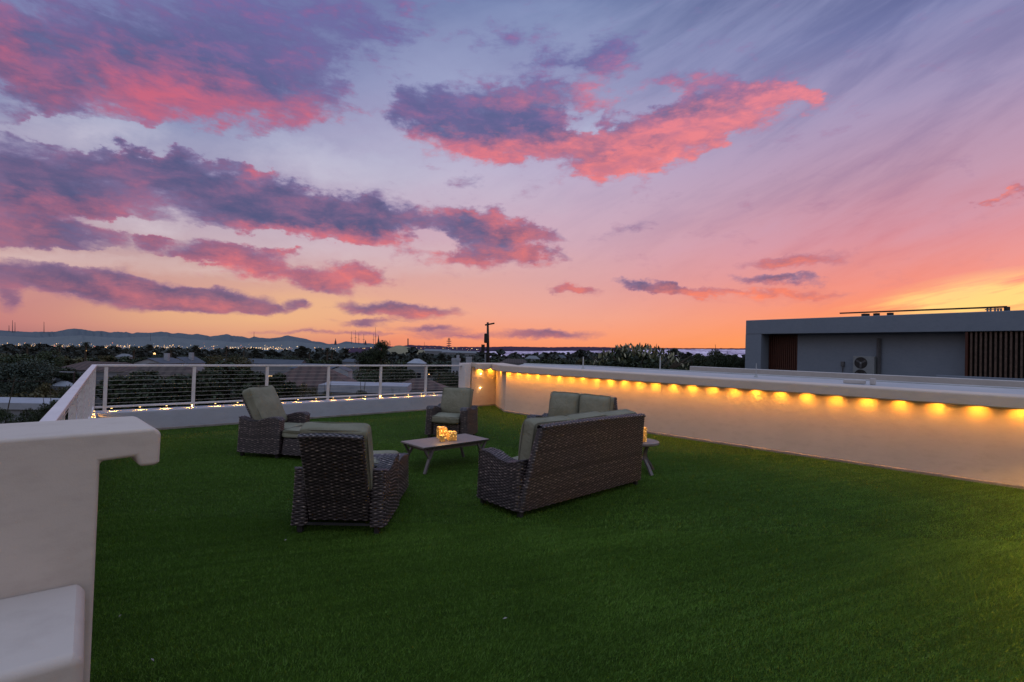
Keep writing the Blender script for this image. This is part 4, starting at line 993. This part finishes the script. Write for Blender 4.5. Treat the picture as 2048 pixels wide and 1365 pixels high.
house('small white block house just above the pilaster', 938, 714, 718, 12, 130, MT['white_wall'], MT['white_wall'], 'flat', .8, win=1)
house('low tan house roof right of the street lamp pole', 1030, 718, 726, 60, 150, MT['brown_tile'], MT['pale_wall'], 'hip', .5, win=2)
house('low white building at the far left behind the stucco block', 40, 802, 812, 190, 24, MT['white_wall'], MT['pale_wall'], 'flat', .5, .1, win=3)
house('small house with pale sunlit gable beyond the left trees', 128, 762, 772, 34, 55, MT['white_wall'], MT['pale_wall'], 'hip', .8, win=1)
house('low stone-white warehouse with lit windows below the ochre slope', 875, 699, 703, 52, 900, MT['pale_wall'], MT['pale_wall'], 'gable', .3, win=3)
house('long pale warehouse roof beside the disc tower', 920, 702, 706, 70, 800, MT['pale_wall'], MT['pale_wall'], 'gable', .3, win=3)
# distant small roofs
k = 0
for (x,y,wp,Dm,lab) in ((450,722,26,160,'small grey roof among trees above the left bay'),(100,714,30,180,'small pale roof among the far left trees'),(250,712,28,170,'small pale roof above the railing corner'),(700,722,34,150,'dark low roof behind the large dark tree'),(1065,716,30,230,'tiny white roof right of the lamp pole'),(1120,714,26,260,'tiny pale roof left of the pale-leaved tree')):
    house(lab, x, y-4, y+2, wp, Dm, MT['slate'] if k%2 else MT['pale_wall'], MT['pale_wall'], 'hip', .6, win=1); k += 1
# city lights
rs = np.random.RandomState(3); Vc = []; Fcc = []; mi = []
def octa(c, s):
    b = len(Vc); Vc.extend([(c[0]+s,c[1],c[2]),(c[0]-s,c[1],c[2]),(c[0],c[1]+s,c[2]),(c[0],c[1]-s,c[2]),(c[0],c[1],c[2]+s),(c[0],c[1],c[2]-s)])
    for f in ((0,2,4),(2,1,4),(1,3,4),(3,0,4),(2,0,5),(1,2,5),(3,1,5),(0,3,5)): Fcc.append(tuple(i+b for i in f))
for k in range(560):
    x = rs.uniform(-60,640) if k < 480 else rs.uniform(640,960); cl = rs.uniform() < .55
    if cl and k < 480: x = rs.choice([60,110,230,240,330,470,510,545]) + rs.normal(0,18)
    yb = 693+ (x)*.012; y = yb - abs(rs.normal(0,3.2)) if k < 480 else 699+rs.uniform(-4,3)
    Dm = rs.uniform(3600,5200); s = rs.choice([1.4,2.2,3.4], p=[.55,.33,.12]); octa(at(x,y,Dm), s*1.0*Dm/4000); mi += [rs.choice([0,1,2], p=[.6,.3,.1])]*8
o = np_mesh('city_lights', np.array(Vc), np.array(Fcc), [emit('city_light_warm',(1,.56,.20,1),2.5), emit('city_light_white',(1,.74,.42,1),2.0), emit('city_light_red',(1,.25,.12,1),1.8)], mi=mi)
tag(o, 'scattered warm lights of the distant city at the foot of the hills', 'city lights', kind='stuff')
for k, (x,y) in enumerate([(1016,704),(1040,706),(1075,707),(1112,705),(1130,708),(1185,714),(1192,714),(1420,722),(1360,712),(1140,712)]): pass
# ------------------------------------------------------------------ street lamps
MT['pole'] = varied('dark_pole', (.012,.010,.010,1), (.022,.018,.017,1), 2, .7)
sl = thing('street_lamp', 'tall dark utility pole with cross arm and hanging box beside the far corner', 'street lamp')
Dp_ = 24; a, b = at(975.5,760,Dp_), at(975.5,645,Dp_)
m = MB(); m.tube([a, at(976,700,Dp_), b], [.105,.075,.05], 10); m.build('pole', MT['pole'], sl, True)
m = MB(); m.bar(at(970,650.5,Dp_), at(989,647,Dp_), .09,.07); m.build('cross_arm', MT['pole'], sl)
m = MB(); m.box(at(972.5,677,Dp_-.1), (.20,.18,.46)); m.build('equipment_box', MT['pole'], sl, bevel=.04)
m = MB(); m.box(at(966,697,Dp_), (.16,.14,.36)); m.bar(at(966,697,Dp_),at(975,700,Dp_),.04); m.build('small_box', MT['pole'], sl)
m = MB(); m.bar(at(970.5,708,Dp_-.2), at(970.5,735,Dp_-.2), .07); m.build('conduit', MT['pale_wall'], sl)
sl = thing('street_lamp', 'dark street lamp with flat head at the left, beyond the deck', 'street lamp')
m = MB(); m.bar(at(148,775,26), at(148,745,26), .07); m.build('pole', MT['pole'], sl)
m = MB(); m.bar(at(149,745,26), at(120,744,26), .10,.05); m.build('lamp_head', MT['pale_wall'], sl)
m = MB(); rr0, rr1 = at(-60,762,16), at(196,762,22); m.tube([rr0, rr0.lerp(rr1,.5)-Vector((0,0,.02)), rr1], .008, 5); tag(m.build('overhead_cable', MT['pole']), 'thin dark overhead cable crossing at the far left', 'cable')
for k,(x,y,lab) in enumerate(((309,708,'orange street light glowing among the left trees'),(172,702,'small orange light below the tall palm'),(858,749,'amber porch light behind the last railing bay'),(855,761,'amber glow on a patio behind the last railing bay'))):
    Dm = 150 if k < 2 else 45; bm = bmesh.new(); bmesh.ops.create_icosphere(bm, subdivisions=1, radius=[.35,.16,.05,.07][k]); me = bpy.data.meshes.new('street_light_glow'); bm.to_mesh(me); bm.free()
    me.materials.append(bpy.data.materials['city_light_warm']); o = bpy.data.objects.new('distant_lamp', me); link(o); o.location = at(x,y,Dm); tag(o, lab, 'lamp')
# ================================================================== VEGETATION
def crown_verts(n, rx, ry, rz, leaf, clumps=30, seed=0, flat=.0, shell=.55, asp=.55):
    rs = np.random.RandomState(seed)
    d = rs.normal(size=(clumps,3)); d /= np.linalg.norm(d,axis=1,keepdims=True); rad = rs.uniform(shell**3,1,clumps)**(1/3)
    c = d*rad[:,None]*np.array([rx,ry,rz])*.82; c[:,2] = np.where(c[:,2] < -rz*.55, c[:,2]*.6, c[:,2])
    cs = rs.uniform(.20,.42,clumps)*min(rx,rz)
    w_c = cs**2/np.sum(cs**2); k = rs.choice(clumps, n, p=w_c)
    dd = rs.normal(size=(n,3)); dd /= np.linalg.norm(dd,axis=1,keepdims=True); rr = rs.uniform(.25,1,n)**.5
    p = c[k]+dd*(rr*cs[k])[:,None]*np.array([1.15,1.15,.85])
    a = rs.normal(size=(n,3)); a /= np.linalg.norm(a,axis=1,keepdims=True); b = np.cross(a, rs.normal(size=(n,3))); b /= np.linalg.norm(b,axis=1,keepdims=True)
    s = leaf*rs.uniform(.6,1.3,n)[:,None]
    V = np.stack([p-a*s, p+b*s*asp, p+a*s, p-b*s*asp],1).reshape(-1,3)
    return V
CR = {}
def crown_mesh(key, *a, **k):
    mt = k.pop('mt')
    V = crown_verts(*a, **k); me_o = np_mesh('crown', V, np.arange(len(V)).reshape(-1,4), MT[mt]); me = me_o.data; bpy.data.objects.remove(me_o); return me
def trunk_mesh(h, r, branches, spread, seed):
    rs = random.Random(seed); m = MB(); m.tube([(0,0,0),(rs.uniform(-.05,.05)*h,0,h*.5),(0,0,h)], [r,r*.75,r*.5], 8)
    for i in range(branches):
        a = 2*math.pi*i/branches+rs.uniform(-.3,.3); z = h*rs.uniform(.55,.98); L = spread*rs.uniform(.6,1)
        p0 = Vector((0,0,z)); p1 = p0+Vector((math.cos(a)*L*.5, math.sin(a)*L*.5, L*.45)); p2 = p0+Vector((math.cos(a)*L, math.sin(a)*L, L*.8)); m.tube([p0,p1,p2], [r*.45,r*.3,r*.12], 6)
    o = m.build('trunk', MT['bark'], smooth=True); me = o.data; bpy.data.objects.remove(o); return me
# prototype unit trees (crown radius 1, centre at z=1.6 ; trunk 0..1.2)
PROTO = {}
for kx, (mt, n, leaf) in {'dark':('leaf_dark',9500,.042),'mid':('leaf_mid',9500,.042),'olive':('leaf_olive',8500,.04),'grey':('leaf_grey',8500,.04)}.items():
    for s in range(3):
        PROTO[(kx,s)] = (crown_mesh(kx, n, 1.,1.,.8+.1*s, leaf, clumps=34, seed=31*s+len(kx), mt=mt), trunk_mesh(1.25,.09,5,.75,s))
FARP = {(kx,s): crown_mesh(kx, 900, 1.,1.,.75, .12, clumps=18, seed=91*s+3, mt=mt) for kx, mt in (('dark','leaf_dark'),('mid','leaf_mid'),('olive','leaf_olive'),('grey','leaf_grey')) for s in range(2)}
tcount = {}
def tree(kind, label, px, ytop, wpx, Dm, squash=1., near=False, group=None, seed=0):
    c = at(px, ytop, Dm); R = wpx/2000*Dm; g = gz(c.x,c.y); Hh = c.z-g
    th = thing('tree', label, 'tree', (c.x,c.y,g), random.uniform(0,6), group)
    if near or Dm < 130: cm, tm = PROTO[(kind,seed%3)]
    else: cm, tm = FARP[(kind,seed%2)], PROTO[(kind,0)][1]
    rz = max(R*.8*squash, min(Hh*.36, R*1.5)); top = .87*rz
    o = bpy.data.objects.new('crown', cm); link(o, th); o.location = (0,0,Hh-top); o.scale = (R,R,rz); o.rotation_euler = (0,0,seed*1.7)
    th_ = max(Hh-top-rz*.2, .5); o = bpy.data.objects.new('trunk', tm); link(o, th); o.scale = (R*.9,R*.9,th_/1.25)
    return th
# near hedge-like evergreens just beyond the railing
def evergreen(label, px, ytop, wpx, Dm, seed, mt='leaf_dark'):
    c = at(px, ytop, Dm); R = wpx/2000*Dm; g = gz(c.x,c.y); Hh = c.z-g
    th = thing('evergreen_tree', label, 'tree', (c.x,c.y,g), 0, 'dense evergreens beyond the railing')
    V = crown_verts(24000, R*1.35, R*1.2, 2.7, .085, clumps=90, seed=seed, shell=.45)
    V[:,2] += Hh-2.5; o = np_mesh('crown', V, np.arange(len(V)).reshape(-1,4), MT[mt], th)
    m = MB(); m.tube([(0,0,0),(0,0,Hh*.85)], [.14,.04], 8); m.build('trunk', MT['bark'], th, True)
for k,(x,y,wp,Dm,lab) in enumerate([(262,742,90,19,'dense dark evergreen in the first bay beside the corner post'),(300,734,70,22,'pointed dark evergreen in the first bay, left of its middle'),(345,748,86,20,'rounded dark evergreen left of the second railing post'),
    (415,735,80,19,'tall dark evergreen right of the second railing post'),(462,730,80,21,'tall dark evergreen in the middle of the second bay'),(505,738,76,19,'dark evergreen left of the third railing post'),(556,742,64,20,'narrow dark evergreen right of the third railing post')]):
    evergreen(lab, x, y-11, wp, Dm, 50+k)
# bare-ish garden trees through the bays
for k,(kind,x,y,wp,Dm,lab) in enumerate([('olive',610,764,60,26,'sparse olive shrub tree in the third bay'),('grey',655,782,30,24,'small grey-green shrub at the fourth post'),('dark',725,782,26,25,'small dark palm-like shrub in front of the white flat roof'),('dark',792,790,30,25,'small dark shrub left of the last tiled house'),
    ('mid',745,738,110,75,'dark leafy tree behind the fourth bay'),('dark',800,736,90,60,'dark leafy tree left of the sixth post'),('dark',880,738,90,55,'dark leafy tree right of the sixth post'),('dark',905,745,60,45,'dark bushy tree beside the pilaster'),
    ('olive',458,703,92,70,'yellow-green rounded tree above the second bay'),('olive',650,742,60,50,'olive tree between tiled roof and white gabled house'),('mid',590,745,60,48,'leafy tree in front of the broad tiled roof')]):
    tree(kind, lab, x, y, wp, Dm, near=True, seed=k)
# left group
for k,(kind,x,y,wp,Dm,lab) in enumerate([('mid',30,706,130,62,'broad green tree at the far left edge'),('grey',45,722,110,50,'grey-green tree below the far left canopy'),('dark',110,722,110,56,'dark tree behind the left street lamp'),('mid',95,700,70,80,'rounded brownish-green tree behind the far left group'),
    ('olive',20,772,150,34,'pale olive shrub mass at the far left'),('olive',100,762,90,36,'olive shrub near the left street lamp'),('grey',150,730,60,60,'small grey-green tree left of the red roof'),('dark',155,775,60,30,'dark tree right beside the left railing'),
    ('dark',75,812,80,19,'dark leafy tree overhanging the low white building'),('dark',110,800,60,17,'dark feathery branches just behind the left railing'),('mid',5,815,50,18,'small leafy tree at the extreme left behind the stucco block'),('dark',-40,715,130,55,'dark tree cut by the left picture edge')]):
    tree(kind, lab, x, y, wp, Dm, near=True, seed=k+4)
tree('dark','large dark tree standing above the skyline right of the masts',745,697,60,130,1.0,True,seed=1)
tree('dark','round tall crown on the right of the large skyline tree',763,683,30,128,1.2,True,seed=2)
# right group
for k,(kind,x,y,wp,Dm,lab) in enumerate([('dark',1215,716,110,30,'dark leafy tree left of the pale-leaved tree'),('dark',1395,708,66,32,'dark rounded tree right of the pale-leaved tree'),('dark',1440,705,70,34,'dark rounded tree nearest the neighbouring house'),('dark',1478,706,50,33,'dark tree touching the neighbouring house corner'),('dark',1350,722,90,29,'low dark tree below the bare branches')]):
    tree(kind, lab, x, y, wp, Dm, near=True, seed=k)
c = at(1262,690,24); g = gz(c.x,c.y); th = thing('pale_leaved_tree','broad tree with large pale upright leaves catching the sky light','tree',(c.x,c.y,g))
V1 = crown_verts(7500, 2.6, 1.6, 1.2, .085, clumps=70, seed=5, shell=.3, asp=.7); V1[:,2] += c.z-g-1.35
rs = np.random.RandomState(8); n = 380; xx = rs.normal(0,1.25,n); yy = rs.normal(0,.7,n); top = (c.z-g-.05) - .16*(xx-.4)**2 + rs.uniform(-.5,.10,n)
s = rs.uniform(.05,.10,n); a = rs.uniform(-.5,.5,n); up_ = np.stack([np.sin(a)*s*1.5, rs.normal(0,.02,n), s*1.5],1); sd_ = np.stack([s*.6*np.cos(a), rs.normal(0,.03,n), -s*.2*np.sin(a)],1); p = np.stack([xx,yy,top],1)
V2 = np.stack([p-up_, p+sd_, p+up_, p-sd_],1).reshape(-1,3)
VV = np.concatenate([V1,V2]); np_mesh('crown', VV, np.arange(len(VV)).reshape(-1,4), [MT['leaf_dark'], MT['leaf_pale_skylit']], th, mi=np.concatenate([np.zeros(len(V1)//4),np.ones(len(V2)//4)]))
m = MB(); m.tube([(0,0,0),(0,0,c.z-g-1.6)], [.2,.12], 8)
for i in range(16):
    a = i*.7; m.tube([(0,0,c.z-g-2.2),(math.cos(a)*1.2,math.sin(a)*.7,c.z-g-1.3),(math.cos(a)*2.1,math.sin(a)*.9,c.z-g-.5)], [.07,.04,.01], 5)
for i in range(7): m.tube([(1.4,-.3,c.z-g-1.4),(1.9+i*.06,-.3,c.z-g-.9),(2.2+i*.14,-.3,c.z-g-.55+.1*(i%3))], [.04,.025,.008], 5)
m.build('trunk', MT['bark'], th, True)
# mid and far belts
kinds = ['dark','mid','dark','grey','olive','dark']
side = ['leftmost','left','left of centre','central','right of centre','right']
n_b = 0
rr = random.Random(5)
names = ['rounded','broad','low','tall','bushy','spreading','compact','shaggy','dense','feathery']
belt = []
x = -30
while x < 975:
    belt.append((x, 706+.012*x + rr.uniform(-4,5), rr.uniform(34,62), rr.uniform(120,190))); x += rr.uniform(15,27)
x = 985
while x < 1500:
    belt.append((x, 714 + rr.uniform(-5,4)+ (x-985)*.004, rr.uniform(26,50), rr.uniform(130,230))); x += rr.uniform(15,26)
def where(x):
    ref = [(-30,'far left edge'),(60,'left street lamp'),(172,'tall palm'),(240,'railing corner'),(320,'paired white gables'),(372,'second white gable'),(458,'yellow-green tree'),(552,'blue-grey roof'),(625,'broad tiled roof'),(681,'white gabled house'),(745,'large skyline tree'),(834,'pale hip roof'),(912,'white flat-roofed house'),(976,'utility pole'),(1065,'tiny white roof'),(1120,'tiny pale roof'),(1215,'pale-leaved tree'),(1395,'dark rounded trees'),(1480,'neighbouring house')]
    i = min(range(len(ref)), key=lambda j: abs(ref[j][0]-x)); d = x-ref[i][0]
    return ('just left of the ' if d < -12 else 'just right of the ' if d > 12 else 'directly in line with the ')+ref[i][1]
kl = {'dark':'dark','mid':'mid-green','grey':'grey-green','olive':'olive-green'}
for i,(x,y,wp,Dm) in enumerate(belt):
    kd = kinds[rr.randrange(6)]
    tree(kd, f'{names[i%10]} {kl[kd]} tree in the distant tree belt, {where(x)}', x, y, wp, Dm, group='trees of the distant belt', seed=i)
# far treetops: one countless mass of treetops filling the valley to the lights
Vf = []
rs = np.random.RandomState(21)
base = crown_verts(110, 1,1,.7,.30, clumps=8, seed=4)
for k in range(1500):
    x = rs.uniform(-90,1560); Dm = rs.uniform(210,1100)**1.0; a_ = (x-1024)/1000
    X_, Y_ = a_*Dm, Dm; g = gz(X_,Y_); R = rs.uniform(3,6.5)*(1+Dm/1500)
    b = base.copy(); th_ = rs.uniform(0,6.28); c_, s_ = math.cos(th_), math.sin(th_)
    b = np.stack([b[:,0]*c_-b[:,1]*s_, b[:,0]*s_+b[:,1]*c_, b[:,2]],1)*R; b += np.array([X_,Y_,g+R*rs.uniform(.6,1.1)]); Vf.append(b)
VV = np.concatenate(Vf)
MT['leaf_far'] = island('leaf_far', [(.018,.024,.022,1),(.035,.042,.038,1),(.055,.06,.055,1)], .9)
tag(np_mesh('far_treetops', VV, np.arange(len(VV)).reshape(-1,4), MT['leaf_far']), 'countless far-off treetops filling the valley below the hills', 'treetops', kind='stuff')
# palms
def palm_crown(n=22, L=1.5, seed=0):
    rs = random.Random(seed); m = MB()
    for i in range(n):
        a = 2*math.pi*i/n*1.618*3; el = rs.uniform(-.5,1.2); pts = []
        for k in range(6):
            f = k/5; r_h = L*f*math.cos(el*(1-f*.4)); z = L*f*math.sin(el) - .75*L*f*f; pts.append(Vector((math.cos(a)*r_h, math.sin(a)*r_h, z)))
        side_ = Vector((-math.sin(a), math.cos(a), 0))
        for k in range(5):
            w0 = .17*math.sin(math.pi*(k/5*.85+.1)); w1 = .17*math.sin(math.pi*((k+1)/5*.85+.1)); p0, p1 = pts[k], pts[k+1]
            for sg in (-1,1): m.add([p0, p1, p1+side_*sg*w1*L-Vector((0,0,.06*L)), p0+side_*sg*w0*L-Vector((0,0,.06*L))], [(0,1,2,3)])
    o = m.build('crown', MT['palm_leaf'], fix=False); me = o.data; bpy.data.objects.remove(o); return me
pcr = palm_crown(26)
for k,(x,y,wp,Dm,lab) in enumerate([(172,680,14,150,'tall slim fan palm standing alone above the left tree belt'),(119,685,13,150,'fan palm left of the tall slim palm'),(55,683,14,160,'fan palm near the far left edge against the city lights'),(342,692,11,190,'small fan palm above the second white gable'),(453,691,9,220,'small round-headed palm at the pointed summit foot'),(655,692,12,170,'left palm of the close pair right of the city lights'),(664,696,12,165,'right palm of the close pair right of the city lights'),(268,688,16,150,'bushy palm above the first railing bay'),(488,692,9,230,'small palm just right of the yellow-green tree'),(619,698,9,240,'small palm left of the close pair'),(510,696,8,240,'tiny palm below the cone-shaped summit'),(1147,706,8,260,'tiny palm right of the utility pole'),(1113,707,8,260,'tiny palm between utility pole and pale-leaved tree')]):
    c = at(x, y+wp*.45, Dm); R = wp/2000*Dm; g = gz(c.x,c.y); th = thing('palm_tree', lab, 'palm tree', (c.x,c.y,g), k)
    o = bpy.data.objects.new('crown', pcr); link(o, th); o.location = (0,0,c.z-g); o.scale = (R*.75,)*3
    m = MB(); m.tube([(0,0,0),(0,0,c.z-g)], [.32,.22], 8); m.build('trunk', MT['bark'], th)
# ================================================================== render settings
sc.view_settings.view_transform = 'Standard'; sc.view_settings.look = 'None'; sc.view_settings.exposure = 0; sc.view_settings.gamma = 1
sc.render.engine = 'CYCLES'
cy = sc.cycles; cy.use_denoising = True
try: cy.denoiser = 'OPENIMAGEDENOISE'
except Exception: pass
cy.max_bounces = 5; cy.diffuse_bounces = 3; cy.glossy_bounces = 2; cy.transmission_bounces = 2; cy.transparent_max_bounces = 4
cy.use_light_tree = True; cy.sample_clamp_indirect = 4; cy.caustics_reflective = False; cy.caustics_refractive = False
